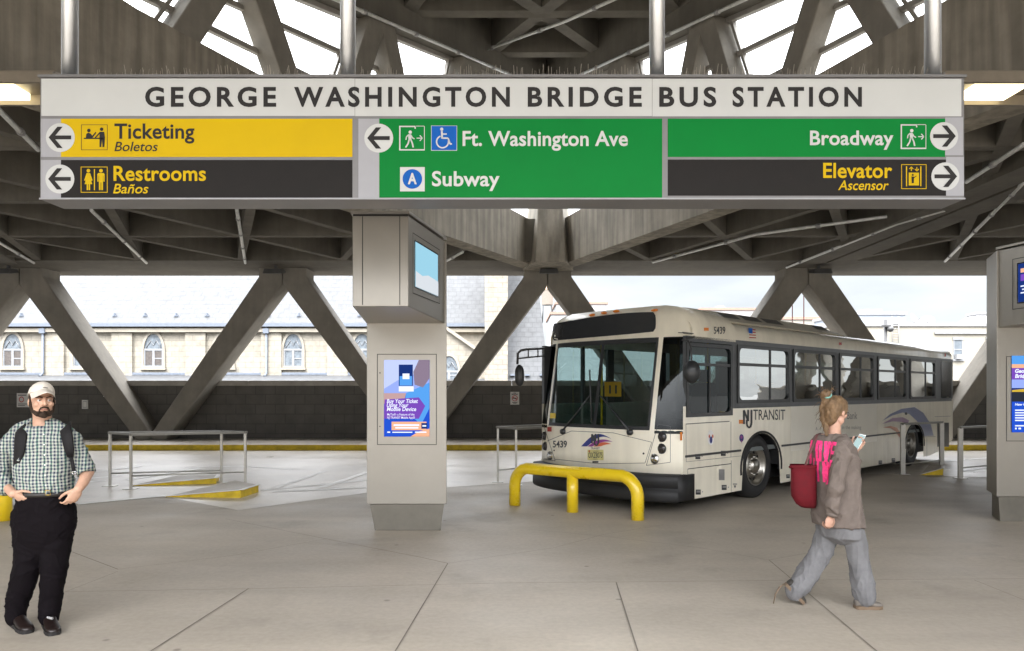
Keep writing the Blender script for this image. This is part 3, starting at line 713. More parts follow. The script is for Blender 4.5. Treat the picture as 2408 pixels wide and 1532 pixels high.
sB('screen_picture', EM['purple'], lambda f: f.rect(x0, V(893), x1, V(866)), 2)
sB('screen_picture', EM['pale'], lambda f: f.rect(x0, V(913), x1, V(893)), 2)
sB('screen_picture', EM['gold'], lambda f: f.poly([(x0, V(925)), (x0, V(918)), (x1, V(908)), (x1, V(922))]), 3)
sB('screen_picture', EM['road'], lambda f: f.rect(x0, V(945), x1, V(922)), 4)
sB('screen_picture', EM['blue'], lambda f: f.rect(x0, V(1017), x1, V(945)), 5)
def txb(f):
    for s, xx, y, cap, xe, b in (('George', 2386, 877, 8, 2424, .04), ('Bridge Bus', 2386, 889, 8, 2442, .04), ('New Gates', 2386, 954, 5, 2425, .03)):
        vs, fc = glyphs(s, b, 0.15, 1.0); lo = min(v[0] for v in vs); hi = max(v[0] for v in vs); kx = (U(xe)-U(xx))/(hi-lo); ky = (V(0)-V(cap))/.653
        f.b.add([f.fr(U(xx)+(v[0]-lo)*kx, V(y)+v[1]*ky, f.l) for v in vs], fc)
    for k in range(5): f.rect(U(2386), V(966.5+k*6), U(2445 + (k*7) % 11), V(963.5+k*6))
    f.rect(U(2386), V(1003), U(2420), V(1000)); f.rect(U(2386), V(1010), U(2390), V(1006)); f.rect(U(2394), V(1010), U(2400), V(1006))
sB('screen_lettering', EM['white'], txb, 6)
# upper screen content on the slanted face of the right kiosk
e0, e1 = Vector((.66, -1.25, 0)), Vector((.914, .04, 0)); ud = (e1-e0).normalized(); nn = Vector((ud.y, -ud.x, 0))
def ub_(name, m, rects, l):
    mb = MB(); f = Flat(mb, lambda u, v, q: tB(*(e0 + ud*u + nn*(.008 + .002*q) + Vector((0, 0, v))))); f.l = l
    for r in rects: f.rect(*r)
    obj(name, mb, m, kB)
ub_('screen_picture', EM['orange'], [(.3, 3.05, .95, 3.10)], 1); ub_('screen_picture', EM['purple'], [(.3, 2.95, .95, 3.03)], 1); ub_('screen_picture', EM['white'], [(.4, 2.80, .95, 2.815), (.4, 2.84, .93, 2.855), (.4, 2.88, .95, 2.895)], 1)

# ================================================================ HANDRAILS, KERB WEDGES, YELLOW GUARD RAILS
m_rail = M('handrail_steel', (.50, .48, .44), .38, .8, var=.1, scale=6)
m_railt = M('shaded_rail_top', (.20, .19, .17), .45, .6, var=.1)  # rail steel darkened: the dark wall's reflection is put into the colour
def handrail(label, corners, h, r=.024, flat=.036, low=.22, plates=True):
    c = [Vector((p[0], p[1], 0)) for p in corners]; root = thing('handrail', label, 'handrail', c[0], 'steel handrails at the boarding gaps')
    for p in c:
        mb = MB(); mb.box(p.x-flat*.5, p.x+flat*.5, p.y-.02, p.y+.02, .004, h-.03); obj('post', mb, m_rail, root)
        if plates:
            mb = MB(); mb.box(p.x-.10, p.x+.10, p.y-.08, p.y+.08, .003, .015); obj('foot_plate', mb, m_rail, root)
    n = len(c); segs = [(i, (i+1) % n) for i in range(n)] if n > 2 else [(0, 1)]
    for i, j in segs:
        mb = MB(); d = (c[j]-c[i]).normalized()*.026
        mb.beam(c[i] - d + Vector((0,0,h-.045 + .002*i)), c[j] + d + Vector((0,0,h-.045 + .002*i)), .055, .04); obj('top_rail', mb, m_railt, root)
    for i, j in ([(0, 1), (2, 3)] if n > 2 else [(0, 1)]):
        mb = MB(); mb.tube([c[i] + Vector((0,0,low)), c[j] + Vector((0,0,low))], .013, 8); obj('lower_rail', mb, m_rail, root)
handrail('four-post steel handrail loop standing behind the man', [G(308, 1151)[:2], G(577, 1140)[:2], G(521, 1136)[:2], G(259, 1144)[:2]], .93)
handrail('steel handrail seen past the left front of the bus, behind the yellow guard rail', [(.07, 12.7), (1.3, 13.7), (1.0, 14.15), (-.25, 13.1)], 1.0)
handrail('steel handrail standing in front of the rear wheel of the bus', [G(2122.5, 1116)[:2], (8.83, 15.2)], 1.0, flat=.085, low=.2)
handrail('steel handrail running behind the right information kiosk', [G(2258, 1126)[:2], (10.6, 14.9)], .97, flat=.085, low=.2)
def wedge(label, tip, near, far, back, h):
    """ramped end of a boarding kerb with yellow faces"""
    T, N, F, B = [Vector((*p[:2], 0)) for p in (tip, near, far, back)]; up = Vector((0, 0, h))
    root = thing('kerb_ramp', label, 'kerb', T, 'yellow edged kerb ramps')
    mb = MB(); top = [T + Vector((0,0,.012)), N + up, F + up, B + up]
    mb.add([T, N, F, B] + top, [(0,1,5,4), (1,2,6,5), (2,3,7,6), (3,0,4,7)]); mb.m = 1; mb.add([p + Vector((0,0,.001)) for p in top], [(0,1,2), (0,2,3)])
    obj('ramp', mb, [m_yelk, m_floor], root)
    mb = MB(); d = (F-N).normalized()*.10
    mb.beam(N + up + Vector((0,0,.003)), F + up + Vector((0,0,.003)), .07, .006); mb.beam(T + Vector((0,0,.016)), N + up + Vector((0,0,.004)), .05, .006); obj('nosing', mb, m_line, root)
wedge('yellow kerb ramp with pale nosing on the floor left of the kiosk', G(390, 1170), G(566, 1172), G(608, 1158), G(553, 1147), .12)
wedge('yellow kerb ramp under the four-post handrail', G(311, 1144), G(508, 1138.5), G(515, 1130), G(420, 1131), .10)
wedge('yellow kerb ramp between the handrails behind the bus', G(2165, 1118), G(2217, 1118), G(2218, 1110), G(2185, 1108), .13)
def guard(label, A, B, h, r=.082):
    A, B = Vector((*A, 0)), Vector((*B, 0)); d = (B-A).normalized(); root = thing('guard_rail', label, 'guard rail', (A+B)/2, 'yellow tube guard rails')
    pts = [A, A + Vector((0,0,h-.26-r))]; R0 = .26
    for i in range(1, 8):
        t = R(90*i/8); pts.append(A + d*(R0*(1-math.cos(t))) + Vector((0,0,h-r-R0 + R0*math.sin(t))))
    k = [B + (-d)*( (p-A).dot(d)) + Vector((0,0,p.z)) for p in pts[::-1]]
    mb = MB(); mb.tube(pts + k, r, 18); obj('hoop', mb, m_yel, root)
    m = (A+B)/2; mb = MB(); mb.tube([m, m + Vector((0,0,h-r))], r*.95, 18); obj('middle_post', mb, m_yel, root)
guard('yellow tube guard rail with three posts in front of the bus', (.04, 10.55), (1.59, 9.36), .625)
guard('yellow tube guard rail mostly outside the left edge, behind the man', G(10, 1224)[:2], (G(10, 1224).x - 1.5, G(10, 1224).y - 1.1), .625, r=.09)

# ================================================================ SMALL SIGNS ON THE PARAPET
m_plate = M('enamel_plate', (.62, .61, .58), .5, var=.08); m_red = M('sign_red', (.45, .03, .03), .5, var=0)
def plate(label, x0, y0, x1, y1, kind, cat='sign', group='small plates on the parapet'):
    p, q = P(x0, y0, 22.47), P(x1, y1, 22.47); r = thing('wall_plate', label, cat, ((p.x+q.x)/2, 22.48, q.z), group)
    mb = MB(); mb.box(p.x, q.x, 22.465, 22.499, q.z, p.z); obj('plate', mb, m_plate, r)
    fr = lambda u, v, l: P(x0 + u*(x1-x0), y0 + v*(y1-y0), 22.462) + Vector((0, -.004*l, 0))
    if kind == 1:
        art('prohibition_ring', m_red, lambda f: f.arc(.5, .50, .30, .07, 0, 360, 24, ry=.30*(x1-x0)/(y1-y0)).line([(.3, .4), (.7, .6)], .07), 1, fr, r)
        art('lettering', m_sin, lambda f: f.rect(.35, .07, .65, .11).text('SMOKING', .14, .24, .10, .86, bold=.03).rect(.25, .47, .72, .53).rect(.2, .80, .8, .84).rect(.3, .87, .7, .91), 2, fr, r)
    if kind == 2:
        art('lettering', m_sin, lambda f: f.rect(.1, .12, .8, .17).rect(.1, .75, .9, .79).rect(.1, .85, .7, .89), 1, fr, r); art('red_mark', m_red, lambda f: f.arc(.4, .45, .18, .06, 0, 360), 2, fr, r)
    if kind == 3:
        art('lettering', m_grey, lambda f: f.frame(.15, .15, .85, .85, .06), 1, fr, r)
plate('white no smoking sign with red ring on the dark parapet left of the bus', 1200, 922, 1221, 952, 1)
plate('pale notice on the parapet behind the head of the man', 40, 925, 68, 958, 2)
plate('small grey box on the dark parapet to the right of the man', 193, 941, 207, 962, 3, 'utility box')
mb = MB(); p = P(253, 931, 22.5); mb.box(p.x-.06, p.x+.06, 22.38, 22.5, p.z-.03, p.z+.02); tag(obj('lamp_bracket', mb, m_white), 'tiny white bracket on the parapet beside the sloping strut', 'bracket')
# ================================================================ CHURCH ACROSS THE STREET
m_ston = brick('pale_ashlar', (.275, .252, .21), (.256, .234, .195), (.215, .196, .164), .9, .33, msize=.025)
m_slate = brick('grey_slate', (.074, .077, .082), (.070, .073, .078), (.057, .060, .064), .5, .30, rough=.7, msize=.02, bump=.5)
m_trim = M('stone_trim', (.265, .242, .203), .8, var=.12, scale=2)
m_lead = M('lead_gutter', (.13, .15, .185), .6, .2, var=.15)
m_wing = M('leaded_glass', (.13, .15, .17), .25, var=.35, scale=5)
m_wingd = M('leaded_glass_dark', (.085, .075, .07), .3, var=.3, scale=9)
m_wf = M('window_white', (.21, .215, .225), .5, var=.05)
CD = 45.0
C = lambda px, py, d=CD: P(px, py, d)
church = thing('church', 'pale stone church with grey slate roofs and pointed windows across the street', 'church', (-15, 47, -7))
xL, xR = C(-420, 0).x, C(1150, 0).x
zE = C(0, 766).z; zB = C(0, 882).z
mb = MB(); mb.box(xL, xR, CD, CD+7, -7, zE); obj('nave_wall', mb, m_ston, church)
mb = MB(); zr = 9.15; yr = CD + 3.0
mb.hexa([(xL, CD-.35, zE-.05), (xR, CD-.35, zE-.05), (xR, yr, zr-.05), (xL, yr, zr-.05)], [(xL, CD-.35, zE+.07), (xR, CD-.35, zE+.07), (xR, yr, zr+.1), (xL, yr, zr+.1)])
mb.hexa([(xL, yr, zr-.05), (xR, yr, zr-.05), (xR, yr+7, zE), (xL, yr+7, zE)], [(xL, yr, zr+.1), (xR, yr, zr+.1), (xR, yr+7, zE+.1), (xL, yr+7, zE+.1)])
obj('nave_roof', mb, m_slate, church)
mb = MB(); mb.box(xL, xR, CD-.5, CD-.36, zE-.10, zE+.10); mb.m = 1; mb.box(xL, xR, CD-.34, CD-.02, zE-.42, zE-.20); obj('gutter', mb, [m_lead, m_trim], church)
mb = MB()
for px in (48, 122, 268, 340, 413, 486, 558, 630, 702, 772, 845): 
    p = C(px, 744); mb.box(p.x-.12, p.x+.12, CD+.02, CD+.30, p.z-.02, p.z+.06); mb.box(p.x-.02, p.x+.02, CD-.0, CD+.2, p.z+.02, p.z+.2)
obj('snow_guard', mb, m_lead, church)
# lower aisle roof
mb = MB(); zA = C(0, 885, 41).z; mb.hexa([(xL, 41, zA-.75), (xR, 41, zA-.75), (xR, CD-.01, zB-.3), (xL, CD-.01, zB-.3)], [(xL, 41, zA-.55), (xR, 41, zA-.55), (xR, CD-.01, zB), (xL, CD-.01, zB)]); obj('aisle_roof', mb, m_slate, church)
mb = MB(); mb.box(xL, xR, CD-.16, CD-.003, zB, zB+.14); obj('roof_flashing', mb, m_lead, church)
mb = MB(); mb.box(xL, xR, 41.2, CD-.02, -7, zA-.8); obj('aisle_wall', mb, m_ston, church)
for px in (-190, 130, 290, 462, 640, 795, 985):
    p = C(px, 0); mb = MB(); mb.box(p.x-.62, p.x+.62, CD-.18, CD+.002, zB-.2, zE-.45); obj('pilaster', mb, m_ston, church)
for px in (108, 630):
    mb = MB(); p = C(px, 0); mb.tube([(p.x, CD-.28, zE-.1), (p.x, CD-.28, zB+.1), (p.x, CD-.6, zB-.1)], .075, 8); mb.box(p.x-.17, p.x+.17, CD-.42, CD-.19, zE-.5, zE-.2); obj('downpipe', mb, m_lead, church)
def lancet(cx, py0, py1, w, dark=False, d=CD, y=None):
    """pointed window: apex at py0, sill at py1"""
    y = y or d; a, b = P(cx, py0, d), P(cx, py1, d); hw = w/2; x = a.x; zs = a.z - w*.82
    def outline(g, dz=0):
        pts = [(x-hw-g, b.z-dz), (x+hw+g, b.z-dz)]
        for i in range(9): t = i/8; pts.append((x + (hw+g)*math.cos(t*math.pi/2*.98)*(1-.12*t*(1-t)), zs + (a.z+g*1.3-zs)*math.sin(t*math.pi/2)))
        for i in range(9)[::-1]: t = i/8; pts.append((x - (hw+g)*math.cos(t*math.pi/2*.98)*(1-.12*t*(1-t)), zs + (a.z+g*1.3-zs)*math.sin(t*math.pi/2)))
        return pts
    win = None
    mb = MB(); o, i = outline(.13, .1), outline(0); n = len(o)
    mb.add([(p, y-.10, q) for p, q in o] + [(p, y-.10, q) for p, q in i] + [(p, y-.004, q) for p, q in o] + [(p, y-.004, q) for p, q in i], [(k, (k+1) % n, n+(k+1) % n, n+k) for k in range(n)] + [(2*n+k, 2*n+(k+1) % n, (k+1) % n, k) for k in range(n)] + [(n+k, n+(k+1) % n, 3*n+(k+1) % n, 3*n+k) for k in range(n)])
    win = obj('window', mb, m_trim, church)
    sub = lambda nm, mbx, mm: obj(nm, mbx, mm, win)
    mb = MB(); mb.add([(p, y-.012, q) for p, q in i], [tuple(range(n))]); sub('pane', mb, m_wing)
    if dark:
        mb = MB()
        for sx in (-1, 1): xx = x + sx*hw*.48; mb.box(xx-hw*.36, xx+hw*.36, y-.02, y-.016, b.z+.06, zs-.1)
        sub('lower_pane', mb, m_wingd)
    mb = MB(); mb.box(x-.07, x+.07, y-.05, y-.021, b.z, zs+.02); mb.box(x-hw, x+hw, y-.055, y-.022, zs-.06, zs+.06); mb.box(x-hw, x-hw+.08, y-.05, y-.021, b.z, zs); mb.box(x+hw-.08, x+hw, y-.05, y-.021, b.z, zs); mb.box(x+.07, x+hw, y-.045, y-.021, b.z+(zs-b.z)*.42, b.z+(zs-b.z)*.42+.07)
    mb.tube([(x-hw*.8, y-.03, zs+.1), (x-hw*.3, y-.03, zs+.55), (x, y-.03, zs+.25), (x+hw*.3, y-.03, zs+.55), (x+hw*.8, y-.03, zs+.1)], .03, 5)
    sub('frame', mb, m_wf)
    mb = MB(); mb.box(x-hw-.2, x+hw+.2, y-.2, y-.002, b.z-.24, b.z-.11); sub('sill', mb, m_trim)
for px, dk in ((-306, False), (-138, True), (31, True), (196, False), (362, True), (526, False), (690, True if False else False), (852, False)): lancet(px, 786, 861, 1.16, dk)
# gabled transept with slate roof to the right
TD = 43.5
gx0, gx1 = P(930, 0, TD).x, P(1170, 0, TD).x; 
pk = P(1040, 770, TD)
mb = MB(); ga = [(P(900, 0, TD).x, -7), (P(1150, 0, TD).x, -7), (P(1150, 845, TD).x, P(0, 845, TD).z), (pk.x, pk.z), (P(900, 848, TD).x, P(0, 848, TD).z)]
mb.hexa([(x, TD, z) for x, z in ga], [(x, TD+1.9, z) for x, z in ga]); obj('gable_wall', mb, m_ston, church)
mb = MB(); b_ = P(1152, 848, TD)
mb.beam((pk.x, TD-.05, pk.z), (b_.x, TD-.05, b_.z), .5, .22, up=(0, 0, 1)); obj('gable_coping', mb, m_trim, church)
lancet(1056, 838, 892, 1.1, d=TD)
pw0, pw1 = P(1140, 0, 43).x, P(1194, 0, 43).x
mb = MB(); mb.box(pw0, pw1, 43, 47, -7, 11.5); obj('buttress', mb, brick('rough_ashlar', (.28, .25, .205), (.255, .23, .19), (.21, .19, .16), .55, .28, msize=.03, bump=.5), church)
# transept roof: a steep slate slope with a raking right edge
q = [P(1194, 905, 43.2), P(1292, 905, 43.2), P(1262, 640, 46.2), P(1194, 640, 46.2)]
mb = MB(); mb.hexa([tuple(v) for v in q], [(v.x, v.y+.25, v.z+.1) for v in q]); obj('transept_roof', mb, m_slate, church)
mb = MB(); mb.box(q[0].x, q[1].x, 43.3, 50, -7, q[0].z-.05); obj('transept_wall', mb, m_ston, church)
mb = MB()
for px in (1205, 1240, 1275): p = P(px, 884, 43.2); mb.box(p.x-.14, p.x+.14, 43.2, 43.5, p.z, p.z+.1)
obj('snow_guard', mb, m_lead, church)

# ================================================================ WATER TANK AND APARTMENT BLOCKS
m_wood = M('weathered_timber', (.20, .175, .15), .85, var=.3, scale=14, stretch=(6, 6, .6))
r = thing('water_tank', 'old timber water tank with conical cap on a rooftop between the struts', 'water tank', P(1285, 720, 80), None)
p = P(1287, 700, 80); w = .62
mb = MB(); mb.lathe((p.x, 80, 0), (0,0,1), [(w*1.0, P(0, 718, 80).z), (w*1.05, P(0, 683, 80).z)], 16); obj('tank', mb, m_wood, r)
mb = MB(); mb.lathe((p.x, 80, 0), (0,0,1), [(w*1.15, P(0, 683, 80).z), (.02, P(0, 668, 80).z)], 16); obj('cap', mb, M('tank_cap', (.42, .30, .2), .8, var=.1), r)
mb = MB()
for sx in (-.45, .45):
    for sy in (-.4, .4): mb.tube([(p.x+sx, 80+sy, P(0, 718, 80).z), (p.x+sx*1.2, 80+sy, P(0, 760, 80).z)], .07, 6)
obj('stand', mb, m_dark, r)
m_str = [M('cream_stucco', (.28, .26, .218), .85, var=.08, scale=.6), M('pale_brick_wall', (.26, .247, .217), .85, var=.1, scale=.7), M('white_render', (.29, .295, .30), .85, var=.06, scale=.5)]
m_capr = M('red_tile_coping', (.26, .17, .135), .8, var=.1); m_capg = M('grey_coping', (.22, .22, .225), .8, var=.1)
m_aptw = M('sash_glass', (.13, .15, .17), .2, var=.2, scale=2)
def block(label, px0, px1, py, d, depth, mat, cap, windows=(), group='apartment blocks across the street', name='apartment_building'):
    a, b = P(px0, py, d), P(px1, py, d); root = thing(name, label, 'building', ((a.x+b.x)/2, d, -7), group)
    mb = MB(); mb.box(a.x, b.x, d, d+depth, -7, a.z); obj('wall', mb, mat, root)
    mb = MB(); mb.box(a.x-.12, b.x+.12, d-.12, d+depth+.1, a.z, a.z+.22); obj('coping', mb, cap, root)
    for wx, wy0, wy1, ww in windows:
        t, u = P(wx-ww/2, wy0, d), P(wx+ww/2, wy1, d)
        mb = MB(); mb.box(t.x-.12, u.x+.12, d-.08, d-.002, t.z, t.z+.2); mb.box(t.x-.15, u.x+.15, d-.12, d-.002, u.z-.14, u.z)
        for xx in (t.x-.06, u.x): mb.box(xx, xx+.06, d-.05, d-.002, u.z, t.z)
        mb.box(t.x, u.x, d-.045, d-.003, (t.z+u.z)/2-.04, (t.z+u.z)/2+.04)
        w = obj('window', mb, m_wf, root); mb = MB(); mb.box(t.x, u.x, d-.02, d-.0035, u.z, t.z); obj('pane', mb, m_aptw, w)
    return root
block('pale tiled-edge block seen past the strut above the bus front', 1308, 1427, 716, 78, 10, m_str[2], m_capr)
block('long low block with red coping above the bus front', 1296, 1440, 740, 66, 8, m_str[2], m_capr)
bb = block('flat block with red coping behind the bus roof box', 1648, 1812, 730, 74, 12, m_str[2], m_capr)
mb = MB(); p = P(1702, 726, 74); mb.box(p.x-.5, p.x+.5, 75, 76, p.z, p.z+.25); mb.box(p.x-.35, p.x+.35, 75.1, 75.9, p.z+.25, p.z+.4); obj('chimney', mb, m_capg, bb)
block('cream block between the two struts above the middle of the bus', 1800, 1962, 752, 62, 10, m_str[1], m_capr)
wins = [(1995, 838, 900, 21), (2042, 839, 900, 21), (2088, 843, 900, 22), (2136, 842, 870, 18), (2195, 838, 868, 18), (2252, 800, 845, 18), (2330, 800, 845, 18)]
mainb = block('cream apartment block with small sash windows beyond the bus rear', 1960, 2520, 768, 52, 14, m_str[0], m_capg, wins)
mb = MB(); p, q = P(2244, 834, 52), P(2258, 845, 52); mb.box(p.x, q.x, 51.7, 51.94, q.z, p.z); obj('air_conditioner', mb, m_wf, mainb)
mb = MB(); p, q = P(2196, 782, 52), P(2480, 786, 52); mb.box(p.x, q.x, 51.85, 51.998, q.z, p.z); obj('string_course', mb, m_capg, mainb)
pent = block('bluish white penthouse on the roof of the cream block', 1992, 2128, 741, 55, 6, M('bluish_render', (.26, .285, .32), .8, var=.05), m_capg, [(2005, 758, 768, 12)], None, 'penthouse')
mb = MB(); p = P(2068, 738, 55); mb.box(p.x-.7, p.x+.7, 56, 57.2, p.z+.2, p.z+.45); obj('roof_vent', mb, m_capg, pent)
mb = MB(); p = P(2310, 766, 56)
mb.hexa([(p.x-2, 54.5, p.z-.3), (p.x+2.4, 54.5, p.z-.3), (p.x+2.4, 57.5, p.z-.3), (p.x-2, 57.5, p.z-.3)], [(p.x-.8, 55.3, p.z+.75), (p.x+.8, 55.3, p.z+.75), (p.x+.8, 56.5, p.z+.75), (p.x-.8, 56.5, p.z+.75)])
mb.box(p.x-.9, p.x+.9, 55.2, 56.6, p.z+.75, p.z+.95)
tag(obj('roof_hatch', mb, m_capg), 'hipped grey roof lantern on the cream block, next to the right kiosk', 'skylight')
for px, rr, lab in ((2152, .62, 'larger grey satellite dish on the cream block roof'), (2180, .48, 'smaller grey satellite dish on the cream block roof')):
    r = thing('satellite_dish', lab, 'satellite dish', P(px, 768, 53), 'satellite dishes on the cream block'); p = P(px, 757, 53)
    mb = MB(); ax = Vector((.55 if px < 2170 else -.4, -.6, .5)).normalized(); mb.lathe(p, ax, [(.02, -.12), (rr*.5, -.07), (rr*.85, .03), (rr, .10), (rr*.97, .11), (rr*.5, -.04), (.02, -.1)], 18); obj('dish', mb, m_grey, r)
    mb = MB(); mb.tube([p, (p.x, 53, P(0, 768, 53).z)], .05, 6); mb.tube([p, p + ax*.6], .02, 5); obj('mast', mb, m_dark, r)
r = thing('camera_mast', 'dark pole with a dome camera standing beyond the bus rear', 'pole', P(2082, 870, 30)); a, b = P(2082, 870, 30), P(2082, 752, 30)
mb = MB(); mb.tube([(a.x, 30, -7), (a.x, 30, b.z)], .075, 10); obj('pole', mb, m_dark, r)
mb = MB(); mb.ell((a.x+.12, 29.85, P(0, 775, 30).z), (.13, .13, .12)); mb.box(a.x-.2, a.x+.12, 29.8, 29.95, P(0, 770, 30).z, P(0, 766, 30).z); obj('dome_camera', mb, m_dark, r)
mb = MB()
for px in (2098, 2113): a, b = P(px, 820, 51.8), P(px, 745, 51.8); mb.tube([a, b], .03, 6)
for k in range(12): a, b = P(2098, 815 - k*6, 51.8), P(2113, 815 - k*6, 51.8); mb.tube([a, b], .02, 5)
tag(obj('ladder', mb, m_grey), 'thin metal ladder fixed to the cream block behind the camera pole', 'ladder')
for px, lab in ((1863, 'left of two thin red cables hanging between the struts'), (1890, 'right of two thin red cables hanging between the struts')):
    mb = MB(); mb.tube([P(px, 655, 22.9), P(px, 780, 22.9), P(px, 900, 22.9)], .015, 6); tag(obj('cable', mb, M('red_cable', (.22, .04, .035), .6, var=0)), lab, 'cable', 'red cables beyond the struts')
# ================================================================ BUS
B0 = Vector((2.26, 9.77, 0)); BU = Vector((.723, .691, 0)).normalized(); BN = Vector((-BU.y, BU.x, 0))
BL, BW = 11.45, 2.59
B = lambda s, y, z: B0 + BU*s + BN*y + Vector((0, 0, z))
def sz(px, py):                       # a point of the near side, from where it is seen
    k = (px - CX)/FD; s = (k*B0.y - B0.x)/(BU.x - BU.y*k); d = B0.y + BU.y*s
    return s, EYE + (HY - py)*d/FD
def F(y, z):                          # front skin: how far ahead of the side corner
    v = abs((y - BW/2)/(BW/2)); return -.27*(1 - min(v, 1)**3.4) + .17*max(0, min(z, 2.8) - 1.1)
def fy(px, py):
    lo, hi = -.0, BW
    for _ in range(40):
        y = (lo+hi)/2; z = 1.5
        for _ in range(4): w = B(F(y, z), y, 0); z = EYE + (HY - py)*w.y/FD
        if CX + FD*w.x/w.y > px: lo = y
        else: hi = y
    return y, z
Z2 = lambda x, y: ((1250 + x*.36563)/1.0445, (740 + y*.36563)/1.0445)
Z3 = lambda x, y: ((1750 + x*.35899)/1.0445, (750 + y*.35899)/1.0445)
Z4 = lambda x, y: ((2100 + x*.20886)/1.0445, (1000 + y*.20886)/1.0445)
def frontpt(u, v, l): y, z = fy(*Z2(u, v)); return B(F(y, z) - .0035*l, y, z)
def side2(u, v, l): s, z = sz(*Z2(u, v)); return B(s, -.0025*l, z)
def side3(u, v, l): s, z = sz(*Z3(u, v)); return B(s, -.0025*l, z)
def side4(u, v, l): s, z = sz(*Z4(u, v)); return B(s, -.0025*l, z)
m_bus = M('bus_white_paint', (.87, .815, .68), .26, var=.05, scale=1.5, streak=.06, coat=.6)
m_busad = M('bus_ad_film', (.78, .74, .64), .3, var=.04, scale=1.5, coat=.4)
m_bblk = M('bus_black_trim', (.022, .024, .026), .4, var=.1, coat=.2)
m_bgrey = M('bus_window_frame', (.11, .115, .12), .38, .5, var=.15)
m_bglass = glass('bus_side_glass', (.12, .15, .15), .50, .015, wav=.05)
m_wsh = glass('windshield_glass', (.50, .60, .60), .035, .01)
m_dsp = M('destination_glass', (.035, .038, .042), .12, var=.05, spec=.6)
m_int = M('bus_interior', (.16, .18, .18), .6, var=.1); m_seat = M('bus_seat', (.03, .05, .07), .7, var=.1)
m_ink = M('bus_lettering', (.045, .05, .055), .4, var=0)
m_amb = M('amber_lens', (.75, .22, .02), .25, var=0); m_redl = M('red_lens', (.42, .03, .02), .25, var=0)
m_lampd = M('lamp_dark_glass', (.035, .03, .03), .1, var=0, spec=.8); m_chr = M('chrome', (.72, .72, .72), .16, 1, var=0)
m_alu = M('polished_aluminium', (.46, .44, .40), .32, 1, var=.08)
bus = thing('bus', 'white city bus numbered 5439 parked nose out with dark windows', 'bus', tuple(B(0, 0, 0)))
def bp(name, mb, mat, parent=None, **k): return obj(name, mb, mat, parent or bus, **k)
SK = .175; ZS, ZT = 1.425, 2.335
AR = ((2.12, .60, .985), (8.83, .56, .90))      # wheel arches: centre, half width, top
def skirt(s):
    for c, hw, top in AR:
        if abs(s-c) < hw: return max(SK, .47 + (top-.47)*math.sqrt(1 - ((s-c)/hw)**2)) if abs(s-c) < hw*.999 else .47
    return SK
ss = sorted(set([0, .3, .8, 1.3, 3.2, 4, 5, 6, 7, 7.8, 9.8, 10.5, 11.0, BL] + [c + hw*(-1+2*i/24) for c, hw, t in AR for i in range(25)] + [c-hw-.002 for c, hw, t in AR] + [c+hw+.002 for c, hw, t in AR]))
rearcut = lambda s: SK + max(0, s-10.2)*.22
dw = (sz(1613, 900)[0], sz(1721, 900)[0]); dz = sz(1613, 982)[1]
ss = sorted(set(ss + [dw[0], dw[0]+.001, dw[1]-.001, dw[1]]))
mb = MB(B)
for y in (0, BW):
    mb.grid([[(s, y, max(skirt(s), rearcut(s))) for s in ss], [(s, y, dz if y == 0 and dw[0] < s < dw[1] else ZS) for s in ss]])
    pr = [(0, ZT), (0, 2.47), (.04, 2.55), (.13, 2.61), (.34, 2.66), (.7, 2.69), (BW/2, 2.71)]
    if y: pr = [(BW - a, z) for a, z in pr]
    rows = [[(s, a, z) for a, z in pr] for s in (.2, 3, 6, 9, BL-.12)] + [[(BL, a*.98+.02*BW/2, z-.03*(z > 2.5)) for a, z in pr]]
    mb.smooth = True; mb.grid(rows); mb.smooth = False
mb.quad((BL, 0, .45), (BL, BW, .45), (BL, BW, 2.34), (BL, 0, 2.34)); mb.add([(BL, 0, 2.34), (BL, BW, 2.34), (BL, BW-.3, 2.62), (BL, .3, 2.62)], [(0,1,2,3)])
# front lower skin
mb.smooth = True; ys = [BW*i/30 for i in range(31)]
mb.grid([[(F(y, z) + dz, y, z) for y in ys] for z, dz in ((.50, .04), (.53, .0), (.7, 0), (.9, 0), (1.115, 0))])
# pillars between windscreen and quarter glass
for a, b in ((.335, .395), (BW-.30, BW-.24)): mb.grid([[(F(y, z)-.004, y, z) for y in (a, (a+b)/2, b)] for z in (1.10, 1.4, 1.7, 2.0, 2.38)])
# hood over the destination sign
cap = []
for z, i in ((2.335, -.004), (2.46, -.004), (2.56, .02), (2.65, .06), (2.73, .13), (2.785, .24), (2.815, .42)):
    yy = [i + (BW-2*i)*k/20 for k in range(21)]; f = [(F(y, z) + max(0, z-2.7)*1.2, y, z) for y in yy]
    cap.append([(1.35, yy[0], z - .05*(z > 2.6)), (.7, yy[0], z)] + f + [(.7, yy[-1], z), (1.35, yy[-1], z - .05*(z > 2.6))])
mb.grid(cap); mb.smooth = False; mb.add(cap[-1], [tuple(range(len(cap[-1])))])
for y0, y1 in ((0, .05), (BW-.05, BW)): mb.box(0.0, .012, y0, y1, SK, .52)
